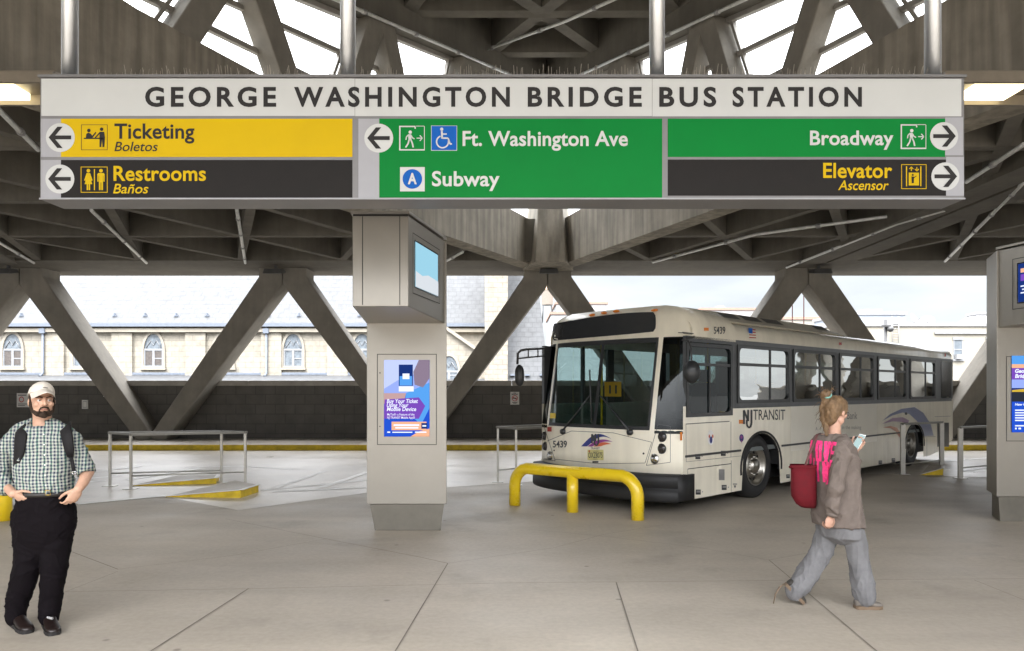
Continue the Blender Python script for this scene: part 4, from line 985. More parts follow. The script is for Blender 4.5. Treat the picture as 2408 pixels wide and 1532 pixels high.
# corner skirt ahead of the front wheel
mb.box(-.02, .10, -.004, .06, SK, .56); mb.box(-.02, .10, BW-.06, BW+.004, SK, .56)
bp('body', mb, m_bus)
mb = MB(B); s0, s1 = 1.25, 6.1
mb.hexa([(s0, .28, 2.66), (s1, .28, 2.66), (s1, BW-.28, 2.66), (s0, BW-.28, 2.66)], [(s0+.15, .62, 2.86), (s1-.7, .62, 2.85), (s1-.7, BW-.62, 2.85), (s0+.15, BW-.62, 2.86)]); bp('roof_box', mb, m_bus, bevel=.05)
mb = MB(B)
m_vent = M('vent_mesh', (.10, .095, .085), .7, var=.2, scale=40)
fz = lambda s, t: (s, .28+.34*t, 2.66+.195*t)
for a, b in ((1.75, 2.25), (2.4, 2.95), (3.1, 3.7), (5.0, 5.5)):
    q = [fz(a, .42), fz(b, .42), fz(b+.06, .92), fz(a+.06, .92)]; mb = MB(B); mb.add([(x, y-.006, z+.006) for x, y, z in q], [(0, 1, 2, 3)]); bp('roof_vent', mb, m_vent)
# window band
wpx = [(1733, 1856), (1864, 1965), (1973, 2054), (2063, 2131), (2139, 2199)]
win = [(sz(a, 900)[0], sz(b, 900)[0]) for a, b in wpx]; dw = (sz(1613, 900)[0], sz(1721, 900)[0]); qx = (sz(2213, 900)[0], BL-.12)
mb = MB(B); edges = [(F(0, 1.9)*.5+.03, dw[0])] + [(a[1], b[0]) for a, b in zip([dw]+win, win + [qx])] + [(qx[1], BL)]
for a, b in edges: mb.box(a, b, .002, .05, ZS, ZT)
mb.box(dw[0], BL, -.004, .05, ZT-.045, ZT+.03); mb.box(dw[1], BL-.1, -.005, .05, ZS-.05, ZS+.03)
far = [(1.75 + i*1.55, 1.75 + i*1.55 + 1.42) for i in range(6)]
for a, b in [(0.0, .30), (.92, .98), (1.58, 1.75)] + [(x[1], y[0]) for x, y in zip(far, far[1:])] + [(far[-1][1], BL)]: mb.box(a, b, BW-.05, BW-.002, ZS, ZT)
bp('window_band', mb, m_bgrey)
def rr(f, s0, z0, s1, z1, w, rad, n=5):      # rounded gasket ring, corners filled
    def path(g, r):
        o = []
        for cx, cz, a in ((s1-g-r, z1-g-r, 0), (s0+g+r, z1-g-r, 90), (s0+g+r, z0+g+r, 180), (s1-g-r, z0+g+r, 270)):
            for i in range(n+1): t = R(a+90*i/n); o.append((cx+r*math.cos(t), cz+r*math.sin(t)))
        return o
    o = [(s1, z1), (s0, z1), (s0, z0), (s1, z0)]; o = [p for p in o for _ in range(n+1)]; i = path(w, rad); N = len(i)
    f.add([(a, -.016, b) for a, b in o] + [(a, -.016, b) for a, b in i] + [(a, .05, b) for a, b in i] + [(a, .0, b) for a, b in o], [(k, (k+1) % N, N+(k+1) % N, N+k) for k in range(N)] + [(N+k, N+(k+1) % N, 2*N+(k+1) % N, 2*N+k) for k in range(N)] + [(3*N+k, 3*N+(k+1) % N, (k+1) % N, k) for k in range(N)])
def swin(s0, s1, z0, z1, vent, name='window'):
    mb = MB(B); rr(mb, s0, z0, s1, z1, .05, .085)
    if vent:
        zt = z0 + (z1-z0)*.665; mb.box(s0+.05, s1-.05, -.006, .03, zt-.022, zt+.022); sm = s0 + (s1-s0)*.62
        mb.box(sm-.014, sm+.014, -.002, .03, z0+.05, z1-.05)
    w = bp(name, mb, m_bblk)
    mb = MB(B); mb.quad((s0+.02, .012, z0+.02), (s1-.02, .012, z0+.02), (s1-.02, .012, z1-.02), (s0+.02, .012, z1-.02)); obj('pane', mb, m_bglass if vent else glass('driver_glass', (.24, .34, .34), -.01, .01, graz=.4), w)
for a, b in win: swin(a, b, ZS+.02, ZT-.03, True)
swin(dw[0], dw[1], sz(1613, 982)[1], sz(1700, 812)[1]+.0, False, 'driver_window')
mb = MB(B); a, b = sz(1660, 862); mb.box(dw[0]+.05, dw[1]-.05, -.008, .02, 1.97, 2.01); mb.box((dw[0]+dw[1])/2-.02, (dw[0]+dw[1])/2+.01, -.006, .02, 1.30, 1.98); bp('window_bar', mb, m_bblk)
mb = MB(B); mb.box(qx[0], qx[1], -.006, .03, ZS+.05, ZT-.02); bp('rear_panel', mb, m_dsp)
# far side glazing and folding door
mb = MB(B)
for a, b in far: mb.quad((a, BW-.01, ZS), (b, BW-.01, ZS), (b, BW-.01, ZT), (a, BW-.01, ZT))
mb.quad((.3, BW-.01, .5), (.92, BW-.01, .5), (.92, BW-.01, ZT), (.3, BW-.01, ZT)); mb.quad((.98, BW-.01, .5), (1.58, BW-.01, .5), (1.58, BW-.01, ZT), (.98, BW-.01, ZT)); bp('offside_glazing', mb, m_wsh)
# windscreen, quarter glass
def skin(y0, y1, z0, z1, off=0, nz=8, ny=16):
    return [[(F(y, z)+off, y, z) for y in [y0 + (y1-y0)*i/ny for i in range(ny+1)]] for z in [z0 + (z1-z0)*k/nz for k in range(nz+1)]]
mb = MB(B); mb.smooth = True; mb.grid(skin(.395, BW-.30, 1.115, 2.345)); bp('windscreen', mb, m_wsh)
mb = MB(B); mb.smooth = True
for z0, z1 in ((1.10, 1.15), (2.29, 2.36)): mb.grid(skin(.395, BW-.30, z0, z1, -.006, 1))
for y0, y1 in ((.395, .43), (BW/2-.03, BW/2+.03), (BW-.335, BW-.30)): mb.grid(skin(y0, y1, 1.115, 2.345, -.005, 8, 2))
bp('windscreen_gasket', mb, m_bblk)
m_qg = glass('quarter_glass', (.05, .06, .06), -.01, .015, graz=.25)
for y0, y1 in ((.0, .335), (BW-.24, BW)): mb = MB(B); mb.smooth = True; mb.grid(skin(y0, y1, 1.06, 2.36, -.002)); bp('quarter_glass', mb, m_qg)
# destination display
mb = MB(); mb.smooth = True
def dpt(t, v):                      # t 0..1 across (left to right in view), v 0..1 down
    x = 290 + 700*t; top = 152 - 78*math.sin(min(1, t*1.0)*math.pi/2) ; bot = 266 - 58*t - 10*max(0, t-.8)
    e = .10*(abs(2*v-1)**4) ; x = 640 + (x-640)*(1 - e*.5); return frontpt(x, top + (bot-top)*v, 3)
mb.grid([[dpt(i/16, v/6) for i in range(17)] for v in range(7)]); bp('destination_display', mb, m_dsp)
def fa(name, mat, fn, l=1, fr=frontpt, parent=None):
    mb = MB(); f = Flat(mb, fr); f.l = l; f.sub = 12 if fr is frontpt else 1; fn(f); return bp(name, mb, mat, parent)
def lens(name, mat, x, y, r, d=.03, fr=frontpt, rx=None):
    c = fr(x, y, 1); e = fr(x+r, y, 1); rad = (e-c).length if rx is None else rx
    mb = MB(); ax = -BU if fr is frontpt else -BN
    mb.lathe(c, ax, [(rad*1.12, -.01), (rad*1.12, .010), (rad, .012)], 20); mb.m = 1; mb.lathe(c, ax, [(rad, .008), (rad*.8, d*.55), (rad*.4, d*.8), (.001, d*.85)], 20)
    return bp(name, mb, [m_chr if mat is m_chr else m_bblk, mat])
for x, y, m in ((1027, 912, m_lampd), (1025, 992, m_lampd), (977, 1060, m_chr)): lens('headlight', m, x, y, 22, rx=.062)
for x, y, m in ((243, 905, m_lampd), (248, 975, m_lampd), (279, 1038, m_chr)): lens('headlight', m, x, y, 16, rx=.06)
fa('panel_joint', m_bblk, lambda f: f.line([(1003, 826), (1085, 842), (1085, 1083), (924, 1104), (1003, 826)], 3).line([(232, 828), (312, 1074), (236, 1060)], 3).line([(258, 940), (420, 873), (700, 885), (960, 948)], 3).line([(310, 1062), (600, 1092), (915, 1088), (960, 948)], 3).disc(905, 1024, 7).disc(305, 1003, 5))
fa('fleet_number', m_ink, lambda f: f.text('5439', 297, 982, 41, 392, bold=.022), 2)
m_nblue = M('logo_blue', (.03, .04, .22), .35, var=0); m_npur = M('logo_purple', (.28, .05, .26), .35, var=0); m_nor = M('logo_orange', (.62, .14, .06), .35, var=0)
def crescent(f, pts0, pts1): f.poly(pts0 + pts1[::-1])
def arcpts(x0, y0, x1, y1, h, n=16): return [(x0 + (x1-x0)*i/n, y0 + (y1-y0)*i/n - h*math.sin(math.pi*i/n)) for i in range(n+1)]
fa('logo', m_nblue, lambda f: crescent(f, arcpts(486, 976, 690, 926, 56), [(525, 976)] + arcpts(540, 965, 690, 926, 32)), 1)
fa('logo', m_npur, lambda f: crescent(f, arcpts(530, 976, 700, 945, 30), arcpts(560, 978, 700, 945, 14)), 2)
fa('logo', m_nor, lambda f: crescent(f, arcpts(570, 978, 690, 960, 20), arcpts(620, 975, 690, 960, 4)), 3)
def nj(f, x0, y0, x1, y1):
    w = (x1-x0); X = lambda u: x0 + w*u; Y = lambda v: y0 + (y1-y0)*v; t = w*.20
    f.line([(X(.10), Y(.78)), (X(.10), Y(.02)), (X(.52), Y(.62)), (X(.52), Y(0))], t); f.line([(X(.86), Y(0)), (X(.86), Y(.72)), (X(.74), Y(.95)), (X(.5), Y(.95)), (X(.38), Y(.78)), (X(.38), Y(.55))], t)
fa('logo', m_ink, lambda f: nj(f, 556, 892, 613, 972), 4)
fa('lettering', m_ink, lambda f: f.text('TRANSIT', 554, 995, 12, 614, bold=.01), 4)
lp = fa('licence_plate', M('plate_yellow', (.62, .56, .24), .4, var=.1), lambda f: f.rect(532, 998, 640, 1068), 4)
fa('plate_lettering', m_ink, lambda f: f.text('OXZ8075', 538, 1052, 34, 634, bold=.01).text('NEW JERSEY', 570, 1012, 6, 612, bold=0).text('OMNIBUS', 568, 1064, 6, 604, bold=0), 5, parent=lp)
fa('marker_lamp', m_redl, lambda f: f.rect(263, 845, 292, 876).rect(540, 1003, 550, 1012), 5)
fa('front_vent', m_bblk, lambda f: f.rect(563, 1075, 603, 1086), 2)
fa('inspection_sticker', m_yel, lambda f: f.rect(278, 752, 314, 788), 2)
for x, y in ((545, 92), (625, 77), (708, 66), (965, 60)):
    a = frontpt(x, y, 2); mb = MB(); mb.ell(a + BU*.05, (.06, .03, .022), (BN, BU, Vector((0,0,1))), 10, 6); bp('marker_lamp', mb, m_amb)
for pts in ([(362, 872), (455, 760), (553, 630)], [(822, 876), (735, 770), (618, 632)], [(375, 862), (470, 745), (545, 640)], [(806, 868), (720, 755), (628, 640)]):
    mb = MB(); mb.tube([frontpt(*p, 7) for p in pts], .009, 6); bp('wiper_arm', mb, m_bblk)
for pts in ([(553, 462), (556, 560), (566, 815)], [(618, 452), (616, 560), (612, 640)]):
    mb = MB(); mb.tube([frontpt(*p, 10) for p in pts], .012, 6); bp('wiper_blade', mb, m_bblk)
for x, y in ((368, 876), (818, 880)): mb = MB(); mb.lathe(frontpt(x, y, 1), -BU, [(.045, 0), (.04, .04), (.001, .045)], 14); bp('wiper_pivot', mb, m_bblk)
# bumper
mb = MB(B); mb.smooth = True; yb = [-.035 + (BW+.07)*i/32 for i in range(33)]
bf = lambda y: -.27*(1 - min(1, abs((y-BW/2)/(BW/2+.03)))**3.4) - .17
mb.grid([[(bf(y)+o, y, z) for y in yb] for z, o in ((.16, .18), (.165, .03), (.20, .0), (.33, 0), (.335, .02), (.36, .02), (.365, 0), (.50, .0), (.525, .03), (.528, .2))])
for y0, y1 in ((-.035, .02), (BW-.02, BW+.035)): mb.box(-.16, .22, y0, y1, .18, .52)
bp('bumper', mb, m_black)
# side graphics
def sa(name, mat, fn, l=1, fr=side3): return fa(name, mat, fn, l, fr)
sa('lettering', m_ink, lambda f: f.text('TRANSIT', 277, 784, 66, 495, bold=.004), 2)
sa('logo', m_ink, lambda f: nj(f, 206, 716, 274, 842), 2)
sa('fleet_number', m_ink, lambda f: f.text('5439', 1373, 220, 44, 1450, bold=.012), 3, side2)
sa('advert_film', m_busad, lambda f: f.poly([(535, 676), (1122, 668), (1122, 932), (535, 1000)]), 1)
m_adt = M('advert_lettering', (.20, .19, .17), .5, var=0)
sa('lettering', m_adt, lambda f: f.text('Bank', 918, 779, 46, 988, bold=.0).text('in the making', 885, 848, 24, 1015, bold=-.004).text('A', 703, 856, 22, 716, bold=0), 2)
m_sblue = M('swoosh_blue', (.19, .215, .34), .3, var=.05, coat=.3); m_spur = M('swoosh_purple', (.38, .25, .37), .3, var=.05, coat=.3); m_sor = M('swoosh_orange', (.55, .25, .16), .3, var=.05, coat=.3)
sa('livery_swoosh', m_sblue, lambda f: crescent(f, [(1160, 792), (1215, 745), (1290, 710), (1380, 697), (1440, 735), (1490, 810), (1513, 893)], [(1160, 792), (1230, 755), (1300, 735), (1345, 745), (1395, 790), (1425, 840), (1440, 897)]), 1)
sa('livery_swoosh', m_spur, lambda f: crescent(f, [(1158, 812), (1230, 772), (1300, 766), (1345, 790)], [(1158, 812), (1230, 795), (1290, 798), (1330, 812)]), 2)
sa('livery_swoosh', m_sor, lambda f: crescent(f, [(1162, 838), (1215, 826), (1260, 838), (1290, 890)], [(1162, 838), (1215, 842), (1250, 865), (1275, 905)]), 3)
sa('flag_decal', m_sbl, lambda f: f.poly([(243, 155), (272, 160), (272, 196), (247, 192)]), 2)
def stripes(f):
    for k in range(4): y = 160 + k*18; f.poly([(272 if k < 2 else 248, y+4), (292+k, y+7), (293+k, y+13), (272 if k < 2 else 249, y+11)])
sa('flag_decal', m_redl, stripes, 2)
sa('panel_joint', m_bblk, lambda f: f.line([(1188, 826), (1480, 808)], 5).line([(1188, 826), (1190, 1080), (1560, 1040)], 2).line([(1490, 810), (1490, 1050)], 2).line([(1200, 1128), (1492, 1092)], 5).line([(1200, 1128), (1200, 1335)], 2.5).line([(1492, 1070), (1492, 1285)], 2.5).line([(1170, 218), (1500, 246)], 2.5).line([(1162, 730), (1162, 850)], 4), 1, side2)
mb = MB(B)
mb.box(.05, 1.49, -.012, .0, .745, .775); mb.box(2.76, 8.24, -.012, .0, .745, .775); bp('rub_strip', mb, m_dark)
for x, y in ((1267, 1045), (1438, 1023), (1270, 1283), (1444, 1252)): sa('latch', m_bblk, lambda f: f.rect(x-16, y-17, x+17, y+17), 1, side2); sa('latch', m_grey, lambda f: f.rect(x-12, y-11, x+13, y+3).disc(x+28, y-2, 4), 2, side2)
for x, y in ((515, 1171), (1147, 1076), (1236, 1060)): sa('latch', m_bblk, lambda f: f.rect(x-12, y-13, x+12, y+13), 1); sa('latch', m_grey, lambda f: f.rect(x-8, y-9, x+8, y+2), 2)
sa('vent_grille', m_grey, lambda f: f.rect(1409, 1130, 1447, 1203), 1, side2)
sa('roundel', m_white, lambda f: f.disc(1354, 917, 22, 50), 1, side2); sa('roundel', m_nblue, lambda f: f.disc(1355, 932, 9, 24), 2, side2); sa('roundel', m_nor, lambda f: f.disc(1343, 908, 5, 12).disc(1366, 908, 5, 12), 3, side2)
sa('emblem', m_nblue, lambda f: f.disc(1561, 920, 15, 26), 1, side2); sa('emblem', m_npur, lambda f: f.disc(1560, 914, 8, 12).poly([(1556, 935), (1566, 935), (1561, 958)]), 2, side2)
sa('jacking_mark', m_ink, lambda f: f.rect(1503, 1226, 1531, 1232).poly([(1508, 1238), (1526, 1238), (1517, 1258)]), 1, side2)
for x0, y0, x1, y1, fr in ((1147, 880, 1162, 936, side2), (1543, 797, 1573, 824, side2), (1308, 179, 1340, 200, side2), (862, 255, 882, 273, side3), (1585, 330, 1596, 352, side3)):
    sa('marker_lamp', m_amb if x0 > 1000 and fr is side2 else m_redl, lambda f: f.rect(x0, y0, x1, y1), 2, fr)
sa('fuel_flap', m_busad, lambda f: f.frame(1190, 880, 1285, 1086, 2), 1); sa('fuel_flap', m_bblk, lambda f: f.disc(1320, 742, 9), 4)
sa('rear_grille', m_bblk, lambda f: f.rect(965, 185, 1103, 468), 1, side4)
sa('panel_joint', m_bgrey, lambda f: f.line([(800, 352), (945, 348)], 5).line([(935, 115), (1120, 108)], 5).line([(842, 360), (842, 590)], 3), 1, side4)
for c, hw, top in AR:
    mb = MB(B)
    pts = [(c + (hw+.01)*math.cos(R(a)), .47 + (top+.005-.47)*math.sin(R(a))) for a in range(-8, 189, 7)]
    for (a, b), (d, e) in zip(pts[:-1], pts[1:]): mb.hexa([(a, -.012, b), (a, .05, b), (d, .05, e), (d, -.012, e)], [(c+(a-c)*1.06, -.012, .47+(b-.47)*1.06), (c+(a-c)*1.06, .0, .47+(b-.47)*1.06), (c+(d-c)*1.06, .0, .47+(e-.47)*1.06), (c+(d-c)*1.06, -.012, .47+(e-.47)*1.06)])
    bp('wheel_arch', mb, m_black)
mb = MB(B)
for c, hw, top in AR:
    mb.box(c-hw-.05, c+hw+.05, .75, .77, .1, top+.05)
    for y0 in (0,):
        arc = [(c + (hw+.03)*math.cos(R(a)), .47 + (top+.03-.47)*math.sin(R(a))) for a in range(0, 181, 12)]
        mb.grid([[(a, .03, b) for a, b in arc], [(a, .76, b) for a, b in arc]])
mb.box(.3, BL-.4, .3, BW-.3, .22, .55); mb.box(3.3, 7.8, .05, .3, .16, .55)
bp('underbody', mb, m_black)
def wheel(s, y, out, steer=0):
    c = B(s, y, .485); ax = (-BN if out < 0 else BN); ax = Matrix.Rotation(R(steer), 3, 'Z') @ ax
    ty = MB(); ty.lathe(c, ax, [(.27, -.14), (.40, -.145), (.462, -.12), (.485, -.09), (.487, 0), (.485, .09), (.462, .12), (.42, .14), (.36, .142), (.30, .12), (.285, .10)], 48)
    w = bp('wheel', ty, m_black)
    rm = MB(); rm.lathe(c, ax, [(.285, -.1), (.29, .10), (.30, .125), (.285, .128), (.27, .10), (.255, .03), (.235, .015), (.165, .065), (.155, .075), (.11, .075), (.105, .12), (.085, .135), (.001, .14)], 40); rm.m = 1
    a = ax.cross(Vector((0,0,1))).normalized()
    for k in range(10):
        t = 2*math.pi*k/10; p = c + a*(.205*math.cos(t)) + Vector((0,0,.205*math.sin(t))) + ax*.036
        rm.lathe(p, ax, [(.034, .012), (.001, .013)], 10)
    for k in range(10):
        t = 2*math.pi*(k+.5)/10; p = c + a*(.135*math.cos(t)) + Vector((0,0,.135*math.sin(t))) + ax*.075; rm.m = 0; rm.lathe(p, ax, [(.016, -.01), (.014, .03), (.001, .032)], 8); 
    obj('rim', rm, [m_alu if s < 5 else M('dull_rim', (.30, .28, .25), .4, .8, var=.2), m_black], w)
wheel(2.08, .19, -1, 0); wheel(2.08, BW-.19, 1); wheel(8.83, .20, -1); wheel(8.83, BW-.20, 1)
# interior
mb = MB(B); mb.box(.25, BL-.1, .06, BW-.06, .72, .78); mb.box(BL-.3, BL-.25, .06, BW-.06, .78, 2.5); mb.box(.25, BL-.1, .08, BW-.08, 2.50, 2.53); mb.box(.02, .5, .1, 1.75, .78, 1.08); mb.box(1.55, 1.6, .06, 1.15, .78, 1.55); bp('interior_shell', mb, m_int)
for k in range(9):
    for y in (.1, 1.6):
        s = 2.5 + k*.88
        if y > 1 and k < 1: continue
        mb = MB(B); mb.box(s, s+.42, y, y+.86, 1.05, 1.17); mb.hexa([(s+.42, y, 1.05), (s+.50, y, 1.05), (s+.50, y+.86, 1.05), (s+.42, y+.86, 1.05)], [(s+.50, y, 1.72), (s+.57, y, 1.72), (s+.57, y+.86, 1.72), (s+.50, y+.86, 1.72)]); bp('seat', mb, m_seat, bevel=.03)
mb = MB(B); mb.box(.95, 1.4, .35, .85, 1.0, 1.12); mb.hexa([(1.36, .35, 1.1), (1.46, .35, 1.1), (1.46, .85, 1.1), (1.36, .85, 1.1)], [(1.46, .4, 1.75), (1.54, .4, 1.75), (1.54, .8, 1.75), (1.46, .8, 1.75)]); mb.box(1.46, 1.53, .5, .7, 1.76, 1.95); bp('driver_seat', mb, m_seat, bevel=.03)
mb = MB(); c = B(.62, .6, 1.22); ax = (BU*-.5 + Vector((0,0,1))).normalized(); a = BN; b = ax.cross(a); mb.tube([c + a*(.23*math.cos(t)) + b*(.23*math.sin(t)) for t in [2*math.pi*i/24 for i in range(25)]], .016, 8); mb.tube([c - a*.23, c + a*.23], .012, 6); mb.tube([c, c - ax*.3], .03, 8); bp('steering_wheel', mb, m_bblk)
mb = MB(B)
for s, y in ((.45, 1.75), (1.7, 1.2), (2.4, 1.1), (4, 1.1), (4, 1.55), (6, 1.1), (6, 1.55)): mb.tube([(s, y, .78), (s, y, 2.5)], .018, 8)
mb.tube([(1.7, 1.2, 1.5), (1.7, .2, 1.5)], .016, 8); bp('grab_pole', mb, m_yel)
y, z = fy(*Z2(672, 592)); mb = MB(B); fr = lambda u, v, l: B(F(y, z)+.09 - .003*l, y + (.5-u)*.30, z + (.5-v)*.21)
mb = MB(); f = Flat(mb, fr); f.rect(0, 0, 1, 1); cd = bp('route_card', mb, M('card_orange', (.75, .36, .02), .6, var=0))
mb = MB(); f = Flat(mb, lambda u, v, l: fr(1-u, v, l)); f.l = 2; f.text('11', .25, .78, .5, .72, bold=.03); bp('lettering', mb, m_ink, cd)
mb = MB(B); mb.box(.32, .36, .33, .43, 1.75, 2.28); bp('hanging_strap', mb, m_yel)
mb = MB(B); mb.box(1.0, 1.25, .08, .12, 1.6, 2.05); bp('sun_visor', mb, m_bblk)
# mirrors
D = 11.0; zp = lambda x, y, d=D: P(*Z2(x, y), d)
mb = MB(); mb.tube([zp(240, 318, 11.35), zp(120, 324), zp(80, 332), zp(60, 352), zp(57, 425)], .018, 8); mb.tube([zp(235, 368, 11.35), zp(60, 386)], .012, 8)
for x in (130, 195): mb.tube([zp(x, 324), zp(x, 378)], .011, 6)
ma = bp('mirror_arm', mb, m_dark)
mb = MB(); c = zp(71, 500); mb.ell(c, (.078, .06, .165)); mb.v = [(c.x + max(-.068, min(.068, v[0]-c.x)), v[1], v[2]) for v in mb.v]; bp('mirror', mb, m_bblk)
D = 9.75
mb = MB(); mb.tube([B(.25, -.01, 2.36), zp(1165, 262, 9.7), zp(1205, 268, 9.62), zp(1224, 320, 9.58), zp(1226, 400, 9.55)], .012, 8); mb.tube([B(.2, 0, 2.40), zp(1138, 212, 9.8)], .006, 6); mb.tube([B(.25, 0, 2.40), zp(1165, 210, 9.75)], .006, 6); bp('mirror_arm', mb, m_dark)
mb = MB(); mb.ell(zp(1228, 475, 9.55), (.112, .09, .15)); bp('mirror', mb, m_bblk)
# ================================================================ PEOPLE
from mathutils.bvhtree import BVHTree
def blob(name, mb, mat, parent=None, vox=.006, smooth=5, fold=0, fscale=9, fdir=(1, 1, 1), crease=0, **k):
    """one continuous skin grown over the collected limbs"""
    me = bpy.data.meshes.new(name); me.from_pydata(mb.v, [], mb.f); me.update()
    o = bpy.data.objects.new(name, me); col.objects.link(o)
    r = o.modifiers.new('skin', 'REMESH'); r.mode = 'VOXEL'; r.voxel_size = vox; r.use_smooth_shade = True
    s = o.modifiers.new('soft', 'SMOOTH'); s.factor = .5; s.iterations = smooth
    dg = bpy.context.evaluated_depsgraph_get(); dg.update()
    m2 = bpy.data.meshes.new_from_object(o.evaluated_get(dg)); bpy.data.objects.remove(o); m2.name = name
    if fold:
        ns = [v.normal.copy() for v in m2.vertices]
        for v, n in zip(m2.vertices, ns):
            q = Vector((v.co.x*fdir[0], v.co.y*fdir[1], v.co.z*fdir[2])) * fscale
            w = q + Vector((noise.noise(q*.7), noise.noise(q*.7 + Vector((5, 1, 2))), noise.noise(q*.7 + Vector((2, 8, 4)))))*.6
            h = .7*noise.noise(q)
            if crease: h += crease*((1 - abs(noise.noise(w*1.5)))**6 - .35) + crease*.6*((1 - abs(noise.noise(w*2.7 + Vector((9, 3, 1)))))**7 - .3)
            else: h += .5*noise.noise(q*2.3)
            v.co += n * fold * h
    m2.materials.clear(); m2.materials.append(mat); m2.polygons.foreach_set('use_smooth', [True]*len(m2.polygons)); m2.update()
    o = bpy.data.objects.new(name, m2); col.objects.link(o)
    if parent: o.parent = parent; o.matrix_parent_inverse = Matrix.Translation(-Vector(parent.location))
    for kk, v in k.items(): o[kk] = v
    return o
def limb(mb, pts, rs, n=14):
    """tapered round limb with closed round ends"""
    pts = [Vector(p) for p in pts]
    mb.tube(pts, 0, n, rs=rs); mb.ell(pts[0], (rs[0],)*3 if not isinstance(rs[0], tuple) else (min(rs[0]),)*3, nu=12, nv=8); mb.ell(pts[-1], (rs[-1],)*3 if not isinstance(rs[-1], tuple) else (min(rs[-1]),)*3, nu=12, nv=8)
    for p, r in list(zip(pts, rs))[1:-1]:
        r = r if not isinstance(r, tuple) else min(r); mb.ell(p, (r, r, r), nu=12, nv=8)
def hand(mb, wrist, d, nrm, thumb, s=1.0, curl=(25, 30, 20), spread=4, inward=1):
    """d: towards the finger tips; nrm: out of the back of the hand; thumb: side of the thumb"""
    d, nrm, thumb = Vector(d).normalized(), Vector(nrm).normalized(), Vector(thumb).normalized(); w = Vector(wrist)
    mb.ell(w + d*.045*s, (.041*s, .050*s, .017*s), (thumb, d, nrm)); mb.ell(w + d*.075*s + thumb*.002, (.040*s, .022*s, .014*s), (thumb, d, nrm))
    mb.ell(w + d*.03*s + thumb*.026*s - nrm*.008*s, (.018*s, .030*s, .015*s), (thumb, d, nrm))
    for k, (off, L, r) in enumerate(((.030, .072, .0085), (.010, .082, .0088), (-.011, .076, .0085), (-.030, .058, .0075))):
        p = w + d*(.088 - .004*abs(k-1))*s + thumb*off*s; a = 0; pts = [p - d*.015*s]; rr = [r*s*1.02]; pts.append(p); rr.append(r*s)
        sp = R((1.5-k)*spread)
        for j, (c, f) in enumerate(zip(curl, (.44, .31, .25))):
            a += R(c * (1 + .12*k)); v = d*math.cos(a) - nrm*math.sin(a)*inward; v = (v + thumb*math.tan(sp)*math.cos(a)).normalized()
            p = p + v*L*f*s; pts.append(p); rr.append(r*s*(1 - .09*(j+1)))
        limb(mb, pts, rr, 9)
    p0 = w + d*.02*s + thumb*.032*s - nrm*.006*s; p1 = p0 + (d*.6 + thumb*.62 - nrm*.2).normalized()*.036*s; p2 = p1 + (d*.85 + thumb*.25 - nrm*.3).normalized()*.030*s; p3 = p2 + (d*.95 - nrm*.35).normalized()*.022*s
    limb(mb, [p0, p1, p2, p3], [.013*s, .0105*s, .0095*s, .008*s], 9)
def head_parts(mb, c, f, s=1.0, neck=None, tilt=0):
    f = Vector(f).normalized(); x = f.cross(Vector((0, 0, 1))).normalized() * -1; z = x.cross(f) * -1 if (x.cross(f)).z < 0 else x.cross(f)
    q = lambda a, b, e: Vector(c) + x*a*s + f*b*s + z*e*s; ax = (x, f, z)
    E = lambda p, r: mb.ell(q(*p), tuple(k*s for k in r), ax, 18, 12)
    E((0, -.014, .035), (.077, .096, .086)); E((0, .022, -.03), (.066, .070, .086)); E((0, .040, -.082), (.047, .044, .034)); E((0, .066, -.100), (.024, .020, .017))
    for sg in (-1, 1):
        E((sg*.033, .082, .030), (.026, .012, .009)); E((sg*.043, .058, -.022), (.024, .028, .024)); E((sg*.079, -.006, -.012), (.010, .020, .031)); E((sg*.050, .02, -.075), (.018, .035, .03)); E((sg*.012, .097, -.026), (.009, .010, .008))
    limb(mb, [q(0, .084, .026), q(0, .098, .0), q(0, .110, -.022)], [.009*s, .011*s, .013*s], 10)
    E((0, .089, -.056), (.023, .010, .006)); E((0, .087, -.066), (.020, .010, .007))
    return q, ax
def frus(c, px): return px
m_skin = M('skin', (.52, .31, .215), .5, var=.10, scale=30, bump=.05, bscale=300)
m_skinw = M('skin_fair', (.50, .29, .21), .5, var=.08, scale=30)
m_hairb = M('beard_hair', (.035, .022, .014), .75, var=.5, scale=160, bump=.5, bscale=400)
m_eye = M('eye_white', (.6, .58, .55), .2, var=0); m_iris = M('iris', (.03, .025, .02), .2, var=0); m_lip = M('lips', (.36, .15, .12), .5, var=0)

# ---------------------------------------------------------------- the waiting man
MD = 5.12; mk = MD/FD
pm = lambda x, y, dy=0: P(x, y, MD + dy)
man = thing('person', 'bearded man in white cap, checked shirt and black trousers, hands at his pockets', 'person', (pm(80, 0).x, MD, 0))
mb = MB()
hf = (math.sin(R(43)), -math.cos(R(43)), -.02); hs = .93; hc = pm(98.5, 943, -.02)
q, ax = head_parts(mb, hc, hf, hs)
limb(mb, [pm(99, 962, .02), pm(100, 985, .035), pm(101, 1010, .04)], [.056, .058, .066], 18)
def ring(c, a, b, lat=Vector((1, 0, 0)), fwd=Vector((0, -1, 0)), n=28, p=2.3):
    o = []
    for j in range(n):
        t = 2*math.pi*j/n; ct, st = math.cos(t), math.sin(t)
        o.append(Vector(c) + lat*(a*math.copysign(abs(ct)**(2/p), ct)) + fwd*(b*math.copysign(abs(st)**(2/p), st)))
    return o
tors = [(1003, 100, 40, .075), (1013, 100, 60, .095), (1030, 100, 71, .115), (1060, 100, 70, .13), (1100, 103, 66, .14), (1140, 107, 62, .145), (1157, 107, 59, .138)]
mb.rings([ring(pm(x, y, .03), (w-5)*mk, b-.012) for y, x, w, b in tors] + [ring(pm(105, 1230, .04), 70*mk, .13)])
